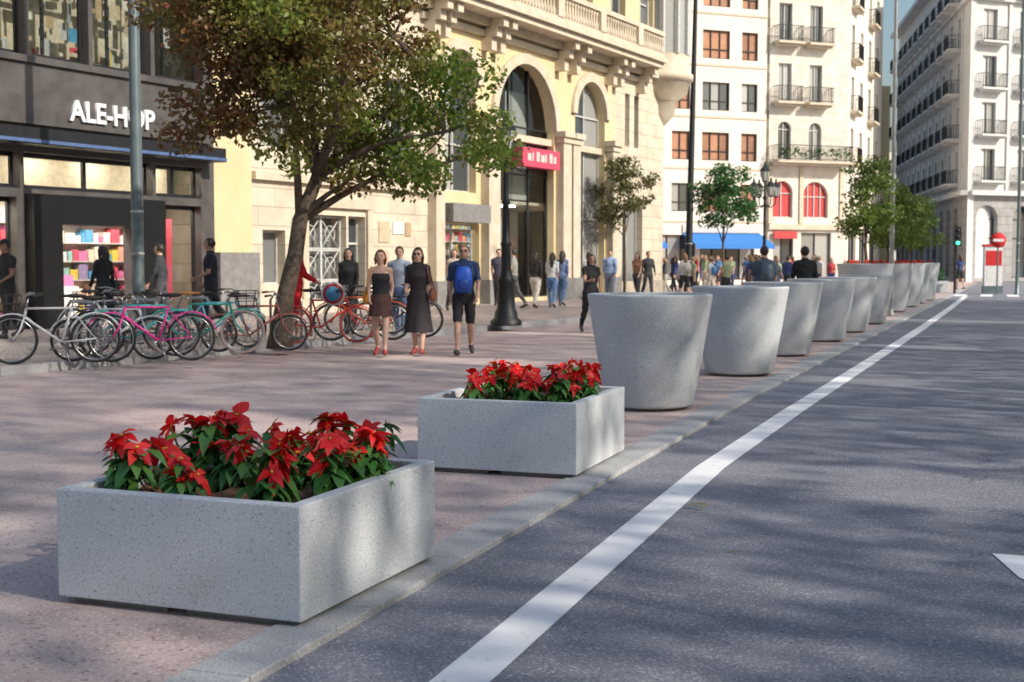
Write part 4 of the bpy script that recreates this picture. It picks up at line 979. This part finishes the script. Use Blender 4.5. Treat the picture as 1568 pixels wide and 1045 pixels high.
for px_, y in CP:
    fem = cr.random() < .5
    person(px_, y, cr.uniform(0, 6.28), cr.uniform(1.62, 1.84), fem=fem, top=cr.choice(COL), bottom=cr.choice(COL[1:4]+[(.1, .15, .3), (.03, .03, .03)]), sleeve=cr.choice((.6, .7, 1.9)), leg=cr.choice((2, 2, .9)), hairlong=fem and .2,
           hair=cr.choice(((.03, .02, .015), (.1, .06, .03), (.25, .16, .08))), bag=('backpack', 1, cr.choice(COL)) if cr.random() < .3 else None, legs=((cr.uniform(5, 20), 4), (-cr.uniform(5, 18), 18)), vox=.024)

# ------------------------------------------------------------ fallen leaves
lf = leafmat('dry_leaf', [(.3, .2, .05), (.35, .3, .12), (.2, .1, .04)])
b = MB(); r = random.Random(3)
for x, y, L_ in ((1.08, 7.95, .1), (1.14, 7.9, .08), (.68, 9.4, .09), (.62, 9.5, .07)): b.leaf((x, y, .0), (1, .2, .02), (0, 0, 1), L_, L_*.5, -.15, lf, .3)
for i in range(46):
    t, n = r.uniform(5, 30), r.uniform(2.8, 11); p = W(t, n, .006); a = r.uniform(0, 6.28); L_ = r.uniform(.03, .07)
    b.leaf(p, (math.cos(a), math.sin(a), .03), (0, 0, 1), L_, L_*.5, -.1, lf, .3)
for i in range(14):
    t, n = r.uniform(4, 20), r.uniform(-3, 2.4); p = W(t, n, -.018); a = r.uniform(0, 6.28); L_ = r.uniform(.03, .06)
    b.leaf(p, (math.cos(a), math.sin(a), .03), (0, 0, 1), L_, L_*.5, -.1, lf, .3)
b.obj('fallen_leaves')

# ------------------------------------------------------------ light, sky, camera
hx, hy = .85, -.53; k = math.hypot(hx, hy); hx /= k; hy /= k
sd = Vector((hx*math.cos(el), hy*math.cos(el), math.sin(el)))
sun = bpy.data.lights.new('sun', 'SUN'); sun.energy = 4.9; sun.angle = R(.9); sun.color = (1, .91, .79)
so = bpy.data.objects.new('sun', sun); scene.collection.objects.link(so); so.rotation_euler = (-sd).to_track_quat('-Z', 'Y').to_euler()
w = bpy.data.worlds.new('World'); scene.world = w; w.use_nodes = True; nt = w.node_tree
sk = nt.nodes.new('ShaderNodeTexSky'); sk.sky_type = 'NISHITA'; sk.sun_disc = False; sk.sun_elevation = el; sk.sun_rotation = math.atan2(hx, hy); sk.dust_density = 3; sk.air_density = 1.5; sk.ozone_density = 4
nt.links.new(sk.outputs[0], nt.nodes['Background'].inputs['Color']); nt.nodes['Background'].inputs['Strength'].default_value = .15
cam = bpy.data.cameras.new('camera'); co_ = bpy.data.objects.new('camera', cam); scene.collection.objects.link(co_); scene.camera = co_
cam.lens = 45.9; cam.sensor_width = 36; cam.clip_end = 2000; co_.location = (0, 0, 1.5); co_.rotation_euler = (R(90-3.49), 0, 0)
cam.dof.use_dof = True; cam.dof.focus_distance = 8.5; cam.dof.aperture_fstop = 4.0
scene.view_settings.view_transform = 'Standard'; scene.view_settings.look = 'None'; scene.view_settings.exposure = 0
